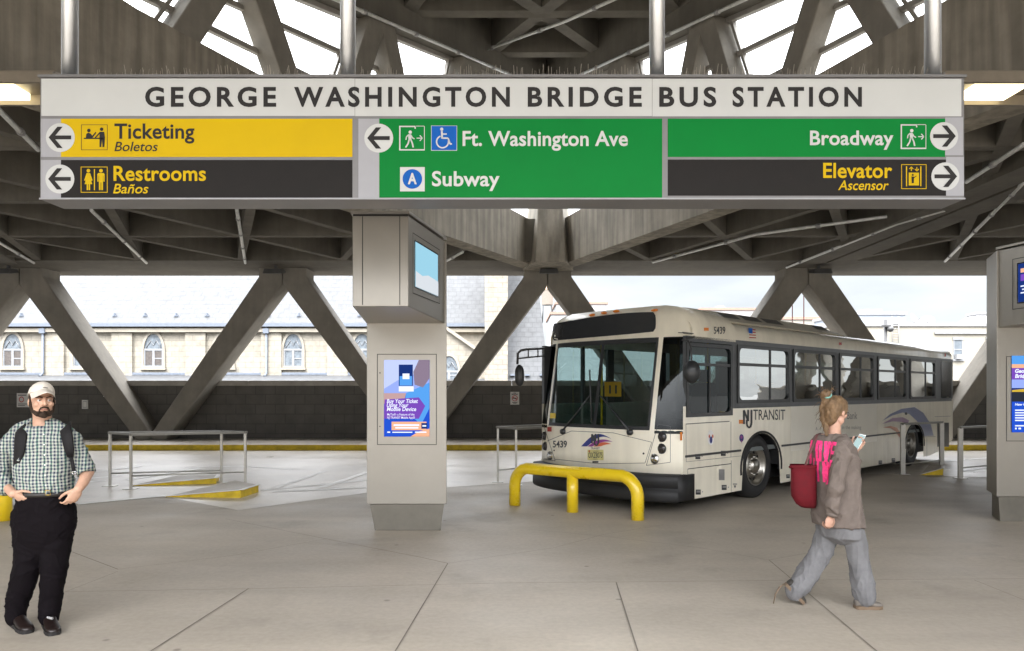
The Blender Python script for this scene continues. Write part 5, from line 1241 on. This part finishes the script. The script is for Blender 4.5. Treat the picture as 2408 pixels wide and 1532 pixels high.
limb(mb, [pm(33, 1030, .03), pm(1, 1106, .05), pm(3, 1124, .035), pm(20, 1150, -.06), pm(31, 1161, -.10)], [.040, .032, .030, .030, .030])
limb(mb, [pm(172, 1034, .03), pm(199, 1090, .07), pm(206, 1112, .06), pm(196, 1134, -.02), pm(185, 1150, -.07)], [.050, .044, .042, .036, .029])
hand(mb, pm(33, 1163, -.105), (.75, .25, -.55), (-.45, -.75, -.55), (.35, -.55, .7), 1.0, (20, 25, 20))
hand(mb, pm(184, 1151, -.075), (-.45, -.12, -.88), (.75, -.62, -.28), (-.60, -.70, .20), 1.0, (28, 34, 22))
for pts, rs in (([(72, 1240), (72, 1290), (60, 1362), (40, 1430)], [.065, .065, .05, .04]), ([(138, 1240), (130, 1290), (123, 1362), (116, 1430)], [.065, .065, .05, .04])):
    limb(mb, [pm(x, y, .035) for x, y in pts], rs)
blob('body', mb, m_skin, man, .0046, 3)
# features
def eyes(q, s, root):
    for sg in (-1, 1):
        mb = MB(); mb.ell(q(sg*.032, .076, .008), (.0125*s,)*3); e = obj('eye', mb, m_eye, root)
        mb = MB(); mb.ell(q(sg*.032 + .003, .0855, .007), (.0058*s, .0058*s, .0058*s)); obj('iris', mb, m_iris, e)
        mb = MB(); limb(mb, [q(sg*.014, .094, .027), q(sg*.033, .097, .033), q(sg*.054, .082, .027)], [.0045*s, .006*s, .004*s], 8); obj('eyebrow', mb, m_hairb, root)
        mb = MB(); limb(mb, [q(sg*.018, .087, .013), q(sg*.032, .091, .0165), q(sg*.047, .081, .012)], [.003*s, .0034*s, .003*s], 8); obj('eyelid', mb, m_skin, root)
eyes(q, hs, man)
mb = MB(); limb(mb, [q(-.022, .094, -.062), q(0, .1005, -.060), q(.022, .094, -.062)], [.003*hs, .0052*hs, .003*hs], 8); obj('lips', mb, m_lip, man)
mb = MB(); E = lambda p, r: mb.ell(q(*p), tuple(k*hs for k in r), ax, 16, 10)
E((0, .038, -.088), (.053, .051, .034)); E((0, .072, -.104), (.030, .024, .022)); E((0, .092, -.082), (.012, .012, .010))
for sg in (-1, 1):
    limb(mb, [q(sg*.076, .006, .018), q(sg*.073, .012, -.03), q(sg*.062, .028, -.070), q(sg*.036, .058, -.094)], [.007*hs, .012*hs, .017*hs, .02*hs], 10)
    limb(mb, [q(sg*.004, .102, -.044), q(sg*.020, .098, -.047), q(sg*.031, .088, -.064), q(sg*.034, .082, -.082)], [.006*hs, .0068*hs, .006*hs, .005*hs], 8)
blob('beard', mb, m_hairb, man, .0035, 2, fold=.0025, fscale=120)
mb = MB(); E = lambda p, r: mb.ell(q(*p), tuple(k*hs for k in r), ax, 16, 10)
E((0, -.055, -.005), (.072, .062, .055))
for sg in (-1, 1): E((sg*.072, -.012, .022), (.010, .03, .024))
blob('hair', mb, m_hairb, man, .004, 2, fold=.003, fscale=90)
# cap: dome with brim, tipped a little back
m_cap = M('cap_canvas', (.66, .60, .52), .8, var=.06, scale=30, bump=.1, bscale=300)
mb = MB(); mb.smooth = True; rows = []
for i in range(9):
    t = R(90*i/8); rows.append([q(.0855*math.cos(t)*math.cos(R(a)), -.012 + .104*math.cos(t)*math.sin(R(a)), .048 + .034*math.sin(R(a))*math.cos(t) + .090*math.sin(t)) for a in range(0, 361, 12)])
mb.grid(rows); n0 = len(mb.f)
mb.grid([[q(.082*math.cos(R(a)), -.012 + .100*math.sin(R(a)), .046 + .034*math.sin(R(a))) for a in range(0, 361, 12)], rows[0]])
cap = obj('cap', mb, m_cap, man)
mb = MB(); mb.smooth = True; up, dn = [], []
for i in range(7):
    v = i/6; r = []
    for j in range(17):
        a = R(18 + 144*j/16); bx, by = .083*math.cos(a), -.012 + .102*math.sin(a); ext = .092*v*(math.sin(a)**.7)
        r.append((bx*(1-.06*v), by + ext, (.092 - .024*v - .040*(abs(math.cos(a))**1.7)*(1+.25*v))))
    up.append([q(*p) for p in r]); dn.append([q(p[0], p[1], p[2]-.005) for p in r])
mb.grid(up); mb.grid([r[::-1] for r in dn]); mb.grid([up[-1], dn[-1]]); obj('brim', mb, m_cap, cap)
mb = MB(); mb.tube([q(-.012, .094, .098), q(.004, .096, .101), q(.020, .092, .097)], .0022, 6); obj('emblem', mb, m_dark, cap)
# shirt
m_gin = bpy.data.materials.new('gingham_shirt'); m_gin.use_nodes = True; t = m_gin.node_tree; pb = t.nodes['Principled BSDF']; pb.inputs['Roughness'].default_value = .8
g = t.nodes.new('ShaderNodeNewGeometry'); sp_ = t.nodes.new('ShaderNodeSeparateXYZ'); t.links.new(g.outputs['Position'], sp_.inputs[0])
def mth(op, a, b=None, c=None):
    n = t.nodes.new('ShaderNodeMath'); n.operation = op
    for i, v in enumerate((a, b, c)):
        if v is None: continue
        if isinstance(v, (int, float)): n.inputs[i].default_value = v
        else: t.links.new(v, n.inputs[i])
    return n.outputs[0]
nz = t.nodes.new('ShaderNodeTexNoise'); nz.inputs['Scale'].default_value = 7; t.links.new(g.outputs['Position'], nz.inputs['Vector'])
wob = mth('MULTIPLY', mth('SUBTRACT', nz.outputs[0], .5), .03)
PER = .0235
def bands(v, ph):
    u = mth('FRACT', mth('ADD', mth('DIVIDE', mth('ADD', v, wob), PER), ph)); return mth('LESS_THAN', u, .52)
xx = mth('ADD', sp_.outputs[0], mth('MULTIPLY', sp_.outputs[1], .55))
bx_, bz_ = bands(xx, 0), bands(sp_.outputs[2], .2)
alt = mth('LESS_THAN', mth('FRACT', mth('DIVIDE', xx, PER*2)), .5)
c1 = t.nodes.new('ShaderNodeMix'); c1.data_type = 'RGBA'; c1.inputs[6].default_value = (.42, .43, .37, 1); c1.inputs[7].default_value = (.06, .085, .12, 1); t.links.new(mth('MULTIPLY', mth('ADD', bx_, bz_), .5), c1.inputs[0])
c2 = t.nodes.new('ShaderNodeMix'); c2.data_type = 'RGBA'; c2.inputs[7].default_value = (.035, .15, .095, 1); t.links.new(c1.outputs[2], c2.inputs[6]); t.links.new(mth('MULTIPLY', mth('MULTIPLY', bx_, alt), .75), c2.inputs[0])
c3 = t.nodes.new('ShaderNodeMix'); c3.data_type = 'RGBA'; c3.inputs[7].default_value = (.012, .015, .05, 1); t.links.new(c2.outputs[2], c3.inputs[6]); t.links.new(mth('MULTIPLY', mth('MULTIPLY', bx_, bz_), .85), c3.inputs[0])
t.links.new(c3.outputs[2], pb.inputs['Base Color'])
mb = MB()
mb.rings([ring(pm(x, y, .03), w*mk, b) for y, x, w, b in tors])
for a, b in ((78, 42), (122, 158)): limb(mb, [pm(a, 1000, .035), pm((a+b)/2, 1010, .035), pm(b, 1024, .03)], [.045, .055, .060])
limb(mb, [pm(30, 1034, .03), pm(11, 1070, .05), pm(1, 1110, .05), pm(3, 1125, .03), pm(13, 1146, -.035)], [.058, .066, .068, .067, .057])
limb(mb, [pm(170, 1034, .03), pm(188, 1070, .06), pm(199, 1098, .075), pm(201, 1104, .06)], [.058, .063, .061, .060])
sh = blob('shirt', mb, m_gin, man, .006, 5, fold=.010, fscale=6, fdir=(1, 1, 1.3), crease=.9)
def rimring(c, ax_, r, w, mat, name, root):
    mb = MB(); mb.lathe(c, ax_, [(r*.8, -w/2), (r, -w/2), (r*1.04, 0), (r*1.02, w/2), (r*.8, w/2)], 20); return obj(name, mb, mat, root)
rimring(pm(202, 1108, .04), (pm(206, 1112, .05) - pm(198, 1090, .07)), .060, .032, m_gin, 'cuff', sh)
rimring(pm(14, 1147, -.04), (pm(20, 1150, -.06) - pm(4, 1125, .03)), .056, .03, m_gin, 'cuff', sh)
mb = MB(); mb.smooth = True                # collar, open at the throat
for sg in (-1, 1):
    rows = []
    for i in range(9):
        a = R(-12 + 150*i/8); rr = .068 + .004*i/8
        up_ = pm(100, 988 - 2*math.cos(a*1.0), .035) + Vector((sg*math.sin(a)*rr, math.cos(a)*rr*1.0, 0)); d_ = Vector((sg*math.sin(a), math.cos(a), 0))
        rows.append([up_, up_ + d_*.014 + Vector((0, 0, -.008)), up_ + d_*.030 + Vector((0, -.012*(i/8), -.050 - .018*(i/8)))])
    mb.grid(rows)
co_ = obj('collar', mb, m_gin, sh); so_ = co_.modifiers.new('thick', 'SOLIDIFY'); so_.thickness = .004
mb = MB(); mb.add([pm(92, 1000, -.115), pm(110, 1000, -.115), pm(104, 1016, -.118), pm(98, 1016, -.118)], [(0, 1, 2, 3)]); 
btn = MB()
for y in (1022, 1046, 1070, 1094, 1118, 1142): b = .115 + .03*(y-1022)/120; btn.lathe(pm(103 + (y-1022)*.04, y, .03 - b - .006), (0, -1, 0), [(.005, 0), (.005, .002), (.001, .002)], 10)
obj('button', btn, m_white, sh)
# trousers, belt, shoes
m_trs = M('black_trousers', (.0045, .003, .0042), .85, var=.25, scale=40, spec=.12)
mb = MB()
mb.rings([ring(pm(107, 1157, .035), 61*mk, .142), ring(pm(107, 1175, .035), 62*mk, .145), ring(pm(106, 1200, .04), 67*mk, .142), ring(pm(105, 1235, .045), 70*mk, .142), ring(pm(103, 1262, .045), 66*mk, .13), ring(pm(101, 1290, .045), 52*mk, .10), ring(pm(99, 1315, .045), 34*mk, .06)])
limb(mb, [pm(66, 1215, .04), pm(71, 1262, .04), pm(71, 1305, .03), pm(64, 1335, .02), pm(56, 1366, .02), pm(43, 1406, .03), pm(36, 1440, .03), pm(36, 1450, .03)], [k*mk for k in (37, 36, 33, 31, 29, 26, 22, 22)], 18)
limb(mb, [pm(140, 1215, .04), pm(134, 1262, .04), pm(129, 1305, .03), pm(127, 1335, .02), pm(124, 1366, .02), pm(120, 1406, .03), pm(117, 1440, .03), pm(116, 1452, .03)], [k*mk for k in (37, 34, 31, 29, 27, 25, 23, 22)], 18)
blob('trousers', mb, m_trs, man, .006, 10, fold=.008, fscale=4.5, fdir=(1, 1, 1.4), crease=.9)
mb = MB(); mb.rings([ring(pm(107, 1158.5+k, .035), (61.5)*mk + o, .143 + o, n=40) for k, o in ((-5, -.01), (-5, .004), (5, .004), (5, -.01))], cap=False); bl = obj('belt', mb, M('belt_leather', (.02, .016, .014), .4, var=.1), man)
mb = MB(); c = pm(113, 1159, .035-.155); mb.tube([c + Vector((a, 0, b)) for a, b in ((-.018, -.016), (.018, -.016), (.018, .016), (-.018, .016), (-.018, -.016))], .004, 6); obj('buckle', mb, M('brass', (.55, .38, .1), .3, 1, var=0), bl)
m_shoe = M('shoe_leather', (.014, .008, .007), .35, var=.3, scale=20); m_sole = M('shoe_sole', (.012, .010, .010), .7, var=.1)
def shoe(name, root, heel, toe, w=.047, h=.085, mat=m_shoe, sole=m_sole, lift=0):
    heel, toe = Vector(heel), Vector(toe); d = toe - heel; L = d.length; d.normalize(); x = d.cross(Vector((0, 0, 1))).normalized(); z = x.cross(d)
    mb = MB(); rs = []
    for u, ww, hh in ((-.02, .55, .75), (.05, .80, .95), (.25, .88, 1.0), (.42, .86, .82), (.60, .98, .60), (.80, .98, .48), (.93, .80, .40), (1.0, .45, .26)):
        c = heel + d*L*u; r = []
        for j in range(16):
            a = 2*math.pi*j/16; r.append(c + x*(w*ww*math.cos(a)) + z*(.018 + max(0, h*hh*(.5+.5*math.sin(a))-.004)))
        rs.append(r)
    mb.rings(rs); s = obj(name, mb, mat, root)
    mb = MB(); o = [(heel - d*.005 + d*L*1.02*u, ww) for u, ww in ((0, .62), (.06, .9), (.3, .92), (.45, .88), (.65, 1.05), (.85, 1.0), (.97, .7), (1.0, .3))]
    lo = [c + x*(w*k) for c, k in o] + [c - x*(w*k) for c, k in o[::-1]]; mb.hexa(lo[::-1], [p + z*.024 for p in lo[::-1]]); obj('sole', mb, sole, s); return s
g_ = lambda x, y: G(x, y, .0)
def gl(px, d): return Vector(((px-CX)*d/FD, d, .001))
shoe('shoe', man, gl(36, 5.20), gl(68, 4.99)); shoe('shoe', man, gl(113, 5.19), gl(128, 4.95))
mb = MB(); mb.tube([pm(112, 1452, -.11), pm(124, 1455, -.12)], .008, 8); obj('shoelace', mb, M('lace', (.35, .35, .35), .7, var=0), man)
# backpack
m_pack = M('black_nylon', (.012, .011, .012), .75, var=.25, scale=60)
pack = thing('backpack', 'black backpack worn on the back of the bearded man, straps over his checked shirt', 'backpack', pm(100, 1060, .2))
mb = MB(); mb.rings([ring(pm(100, y, .255), w*mk, b, p=3) for y, w, b in ((998, 30, .03), (1005, 46, .07), (1040, 52, .09), (1100, 53, .10), (1150, 50, .09), (1158, 40, .05))]); obj('bag', mb, m_pack, pack)
def strap(pts, w, name='shoulder_strap', th=.012):
    mb = MB(); L, Rr = [], []
    vs = [Vector(p) for p in pts]
    rows = []
    for i, p in enumerate(vs):
        d = (vs[min(i+1, len(vs)-1)] - vs[max(i-1, 0)]).normalized(); nrm = Vector((.0, -1, .25)).normalized() if d.z < -.3 else Vector((0, -.3, 1)).normalized(); x = d.cross(nrm).normalized(); n = x.cross(d); n = n if n.dot(nrm) > 0 else -n; ww = w[i]*mk/2
        rows.append([p - x*ww, p - x*ww*.9 + n*th, p + x*ww*.9 + n*th, p + x*ww, p + x*ww*.9 - n*.004, p - x*ww*.9 - n*.004])
    mb.rings(rows); return obj(name, mb, m_pack, pack)
def front(x, y, o=.018):
    for (y0, x0, w0, b0), (y1, x1, w1, b1) in zip(tors, tors[1:]):
        if y0 <= y <= y1: k = (y-y0)/(y1-y0); xc, w, b = x0+(x1-x0)*k, w0+(w1-w0)*k, b0+(b1-b0)*k; break
    u = min(.98, abs(x-xc)/w); return pm(x, y, .03 - b*(1-u**2.3)**(1/2.3) - o)
strap([pm(48, 1004, .17), pm(48, 996, .08), front(51, 1008, .024), front(50, 1030, .032), front(47, 1060, .036), front(43, 1085, .036), front(40, 1105, .034), pm(35, 1125, -.03), pm(30, 1140, .12)], [26, 28, 29, 29, 25, 20, 17, 13, 11])
strap([pm(152, 1004, .17), pm(152, 996, .08), front(155, 1008), front(159, 1030), front(164, 1058), front(167, 1074)], [26, 28, 29, 26, 22, 14])
strap([front(167, 1072), pm(171, 1090, -.05), pm(174, 1108, -.06)], [9, 8, 8], 'strap_end', .005)
mb = MB(); c = pm(174, 1112, -.07); mb.tube([c + Vector((.011*math.cos(a), 0, .011*math.sin(a))) for a in [2*math.pi*i/14 for i in range(15)]], .003, 6); obj('ring', mb, m_chr, pack)

# ---------------------------------------------------------------- the walking woman
WD = 5.62; wk = .375*WD/FD
pw = lambda x, y, dy=0: P(1771.2 + .375*x, 890.4 + .375*y, WD + dy)
wom = thing('person', 'woman with a messy bun, pink lettered grey top and wide trousers, walking with a phone', 'person', (pw(520, 0).x, WD, 0))
mb = MB()
wf = Vector((.86, .47, -.22)).normalized(); q2, ax2 = head_parts(mb, pw(520, 208, .02), wf, .86)
limb(mb, [pw(512, 255, .02), pw(508, 310, .02), pw(505, 370, .03)], [.045, .046, .055], 16)
def fr_(deg): a = R(deg); return Vector((math.sin(a), -math.cos(a), 0)), Vector((math.cos(a), math.sin(a), 0))
wt = [(348, 430, 566, 38), (368, 404, 592, 38), (400, 386, 606, 38), (440, 379, 622, 37), (490, 376, 640, 36), (560, 384, 645, 33), (640, 390, 650, 28), (720, 388, 646, 24), (800, 388, 650, 20), (870, 392, 660, 16), (915, 398, 668, 14)]
def wring(y, x0, x1, deg, k=1.0, extra=0):
    lat, fwd = fr_(deg); hw = (x1-x0)/2*wk*k; base = math.hypot(.195*math.sin(R(deg)), .15*math.cos(R(deg))); f = hw/base
    return ring(pw((x0+x1)/2, y, .03), .195*f*min(1, 1) + extra, .15*f + extra, lat, fwd, 30, 2.2)
mb.rings([wring(*r, k=.88) for r in wt])
limb(mb, [pw(562, 425, -.13), pw(545, 540, -.19), pw(515, 690, -.20), pw(497, 790, -.18), pw(487, 858, -.16)], [.040, .034, .030, .028, .026])
hand(mb, pw(485, 862, -.16), (-.20, .05, -.95), (.25, -.93, -.2), (.85, .28, -.15), .92, (48, 55, 35))
limb(mb, [pw(430, 430, .16), pw(520, 540, .26), pw(590, 560, .22), pw(630, 490, .12), pw(640, 445, .06)], [.038, .034, .030, .027, .026])
hand(mb, pw(636, 448, .06), (.42, -.10, .62), (.5, .75, -.1), (-.75, .1, .45), .9, (30, 45, 30), inward=1)
for pts, rs, dy in (([(500, 880), (465, 1000), (430, 1080), (330, 1240), (262, 1330)], [.075, .06, .052, .045, .036], .08), ([(600, 880), (640, 1030), (672, 1200), (694, 1395)], [.075, .055, .045, .036], -.05)):
    limb(mb, [pw(x, y, dy) for x, y in pts], rs)
blob('body', mb, m_skinw, wom, .0046, 3)
mb = MB(); mb.ell(q2(.030, .078, .006), (.011,)*3); obj('eye', mb, m_eye, wom)
m_wshirt = M('washed_grey_cotton', (.152, .124, .108), .9, var=.16, scale=14, bump=.15, bscale=200)
mb = MB(); mb.rings([wring(*r) for r in wt])
limb(mb, [pw(560, 425, -.11), pw(552, 480, -.15), pw(534, 580, -.19), pw(512, 690, -.205), pw(498, 780, -.19), pw(492, 838, -.17)], [.072, .070, .068, .067, .060, .046])
limb(mb, [pw(432, 432, .15), pw(520, 540, .24), pw(585, 560, .21), pw(622, 500, .13)], [.070, .06, .055, .042])
wsh = blob('sweatshirt', mb, m_wshirt, wom, .006, 5, fold=.011, fscale=4.5, fdir=(1.1, 1.1, .8), crease=1.0)
rimring(pw(490, 850, -.165), (0.1, 0, 1), .043, .028, m_wshirt, 'cuff', wsh)
# screen print on the back: strokes laid on the cloth
bm_v = [v.co.copy() for v in wsh.data.vertices]; bvh = BVHTree.FromPolygons(bm_v, [tuple(p.vertices) for p in wsh.data.polygons])
lat, fwd = fr_(37); base = pw(0, 0, 0)
mpk = M('pink_print', (.92, .045, .23), .6, var=.22, scale=60)
mb = MB()
LET = {'L': [((0, 0), (0, 1)), ((0, 1), (1, 1))], 'O': [((0, 0), (0, 1)), ((1, 0), (1, 1)), ((0, 0), (1, 0)), ((0, 1), (1, 1))], 'V': [((0, 0), (.5, 1)), ((1, 0), (.5, 1))], 'E': [((0, 0), (0, 1)), ((0, 0), (1, 0)), ((0, .5), (.9, .5)), ((0, 1), (1, 1))],
       'P': [((0, 0), (0, 1)), ((0, 0), (1, 0)), ((1, 0), (1, .5)), ((0, .5), (1, .5))], 'I': [((.5, 0), (.5, 1))], 'N': [((0, 0), (0, 1)), ((0, 0), (1, 1)), ((1, 0), (1, 1))], 'K': [((0, 0), (0, 1)), ((0, .55), (1, 0)), ((.2, .45), (1, 1))]}
c0 = pw(452, 510, 0)
def onback(u, z, k=0):
    o = Vector((c0.x, WD, z)) + lat*u - fwd*.7; h = bvh.ray_cast(o, fwd, 1.2); return (h[0] + h[1]*(.007 + .0004*k)) if h[0] else None
zt_, zm, zb_ = pw(0, 402).z, pw(0, 517).z, pw(0, 636).z
def strokes(word, us, z0, z1, w):
    for i, ch in enumerate(word):
        u0, u1 = us[i]
        for k, ((ax_, ay), (bx, by)) in enumerate(LET[ch]):
            p = Vector((u0 + (u1-u0)*ax_, z0 + (z1-z0)*ay)); r = Vector((u0 + (u1-u0)*bx, z0 + (z1-z0)*by)); d = (r-p).normalized(); n = Vector((-d.y, d.x))*w/2; p = p - d*w*.45; r = r + d*w*.45; N = max(2, int((r-p).length/.02))
            vs = []
            for j in range(N+1):
                m = p.lerp(r, j/N); vs += [onback(m.x + n.x, m.y + n.y, k), onback(m.x - n.x, m.y - n.y, k)]
            if all(v is not None for v in vs): mb.add(vs, [(2*j, 2*j+1, 2*j+3, 2*j+2) for j in range(N)])
cw = lambda a, w: [(a + .066*i, a + .064*i + w) for i in range(4)]
strokes('LOVE', cw(-.100, .033), zt_, zm + .010, .023); strokes('PINK', cw(-.104, .033), zm - .010, zb_, .023)
obj('print', mb, mpk, wsh)
m_wtr = M('faded_grey_cotton', (.165, .163, .168), .9, var=.16, scale=12, bump=.15, bscale=160)
mb = MB()
mb.rings([wring(870, 405, 650, 15, .86), wring(930, 408, 672, 12, .94), wring(985, 414, 680, 10, .90), wring(1015, 440, 665, 8, .75), wring(1040, 500, 640, 8, .5)])
limb(mb, [pw(482, 930, .08), pw(462, 1000, .08), pw(436, 1070, .08), pw(382, 1160, .08), pw(325, 1245, .08), pw(272, 1322, .08), pw(262, 1336, .08)], [k*wk for k in (72, 74, 68, 68, 70, 66, 62)], 18)
limb(mb, [pw(612, 930, -.04), pw(640, 1030, -.05), pw(656, 1110, -.05), pw(672, 1200, -.05), pw(686, 1290, -.05), pw(696, 1352, -.05), pw(698, 1362, -.05)], [k*wk for k in (76, 68, 64, 66, 69, 70, 68)], 18)
blob('trousers', mb, m_wtr, wom, .006, 12, fold=.009, fscale=5, fdir=(1.4, 1.4, .5), crease=1.0)
m_ws = M('grey_canvas_shoe', (.17, .15, .13), .8, var=.15, scale=30); m_wso = M('tan_sole', (.16, .11, .07), .7, var=.1)
p0, p1 = pw(640, 1432, -.05), pw(806, 1432, -.05); p0.z = p1.z = .001
shoe('shoe', wom, p0, p1, .045, .075, m_ws, m_wso)
shoe('shoe', wom, pw(196, 1296, .08), pw(312, 1418, .06), .040, .072, M('dark_canvas_shoe', (.05, .045, .04), .8, var=.2), m_wso)
mb = MB(); mb.tube([pw(190, 1290, .06), pw(165, 1310, .05), pw(140, 1350, .04), pw(126, 1412, .04)], .0045, 6, rs=[.005, .006, .005, .003]); obj('shoelace', mb, m_wso, wom)
# hair
m_hairw = M('light_brown_hair', (.16, .095, .045), .6, var=.4, scale=30, bump=.5, bscale=160, stretch=(1, 1, .25))
mb = MB(); H = lambda p, r: mb.ell(q2(*p), r, ax2, 18, 12)
H((0, -.022, .040), (.082, .098, .086)); H((0, -.060, -.015), (.068, .055, .075)); H((0, -.055, -.075), (.045, .038, .05)); H((0, .03, .085), (.062, .05, .035))
for sg in (-1, 1): H((sg*.066, .002, .02), (.018, .05, .05))
mb.ell(pw(455, 100, .0), (.036, .034, .036)); mb.ell(pw(440, 118, .02), (.024, .024, .026)); mb.ell(pw(470, 92, -.01), (.022, .02, .02))
limb(mb, [pw(455, 120, .0), pw(432, 190, .02), pw(440, 260, .02), pw(458, 320, -.01), pw(462, 352, -.03)], [.026, .022, .022, .022, .012], 10)
hw_ = blob('hair', mb, m_hairw, wom, .005, 2, fold=.009, fscale=34, fdir=(1, 1, .5))
rnd = random.Random(3); mb = MB()
for i in range(70):
    a = rnd.uniform(0, 1); st = pw(rnd.uniform(420, 560), rnd.uniform(95, 250), rnd.uniform(-.06, .06)); en = st + Vector((rnd.uniform(-.07, .03), rnd.uniform(-.03, .03), rnd.uniform(-.09, -.02)))
    if i < 24: st = pw(rnd.uniform(415, 500), rnd.uniform(70, 105), rnd.uniform(-.03, .03)); en = st + Vector((rnd.uniform(-.05, .04), rnd.uniform(-.03, .03), rnd.uniform(-.03, .05)))
    if 24 <= i < 44: st = pw(rnd.uniform(425, 460), rnd.uniform(170, 300), rnd.uniform(-.05, .05)); en = st + Vector((rnd.uniform(-.05, -.01), rnd.uniform(-.03, .03), rnd.uniform(-.08, -.02)))
    md = st.lerp(en, .5) + Vector((rnd.uniform(-.015, .015), 0, rnd.uniform(0, .02))); mb.tube([st, md, en], .0016, 4, rs=[.0022, .0018, .0006])
obj('loose_strands', mb, m_hairw, hw_)
mb = MB(); c = pw(468, 108, -.015); mb.tube([c + Vector((.024*math.cos(a), .02*math.sin(a), .016*math.sin(a+.6))) for a in [2*math.pi*i/16 for i in range(17)]], .006, 8); obj('hair_tie', mb, M('hair_tie_green', (.20, .42, .36), .7, var=0), hw_)
# phone
ph = thing('phone', 'white lit smartphone in the hand of the walking woman', 'phone', pw(658, 396, .03))
tl, tr, br_, bl_ = pw(666, 346, .045), pw(708, 356, .02), pw(655, 446, .02), pw(612, 432, .045)
nn_ = (tr-tl).cross(bl_-tl).normalized(); nn_ = nn_ if nn_.y < 0 else -nn_
mb = MB(); mb.hexa([tl, tr, br_, bl_], [p - nn_*.009 for p in (tl, tr, br_, bl_)]); obj('case', mb, m_white, ph, bevel=.002)
ins = [p.lerp((tl+tr+br_+bl_)/4, .09) + nn_*.0015 for p in (tl, tr, br_, bl_)]; mb = MB(); mb.add(ins, [(0, 1, 2, 3)]); obj('screen', mb, emis('phone_screen', (.55, .74, .74), .27), ph)
# tote bag
m_bag = M('crimson_felt', (.11, .005, .010), .8, var=.14, scale=18, bump=.15, bscale=120)
bag = thing('tote_bag', 'dark red tote bag hanging from the far shoulder of the walking woman', 'bag', pw(315, 680, .1))
mb = MB(); rows = []
for y, x0, x1, b in ((548, 238, 386, .055), (600, 240, 388, .070), (680, 238, 390, .085), (740, 243, 391, .085), (785, 270, 391, .07), (806, 300, 388, .045), (812, 322, 380, .02)):
    rows.append(ring(pw((x0+x1)/2, y + 0, .02), (x1-x0)/2*wk, b, Vector((.96, -.28, 0)).normalized(), Vector((-.28, -.96, 0)).normalized(), 30, 3.2))
mb.rings(rows); obj('bag_body', mb, m_bag, bag)
mb = MB(); rr_ = [ring(pw(312, y, .02), 75*wk + o, .057 + o, Vector((.96, -.28, 0)).normalized(), Vector((-.28, -.96, 0)).normalized(), 30, 3.2) for y, o in ((540, -.004), (540, .004), (556, .005))]; mb.rings(rr_, cap=False); obj('bag_rim', mb, m_bag, bag)
mb = MB(); mb.ell(pw(236, 556, .02), (.014, .03, .012)); obj('bag_corner', mb, m_bag, bag)
m_str2 = M('strap_leather', (.13, .045, .045), .7, var=.1)
for pts in ([(326, 545, -.03), (350, 480, -.01), (385, 390, .03), (400, 352, .06), (420, 345, .10)], [(372, 545, .03), (372, 470, .04), (386, 400, .07), (402, 354, .09), (420, 347, .12)]):
    mb = MB(); mb.tube([pw(*p) for p in pts], .008, 8, rs=[(.010, .005)]*5); obj('strap', mb, m_str2, bag)
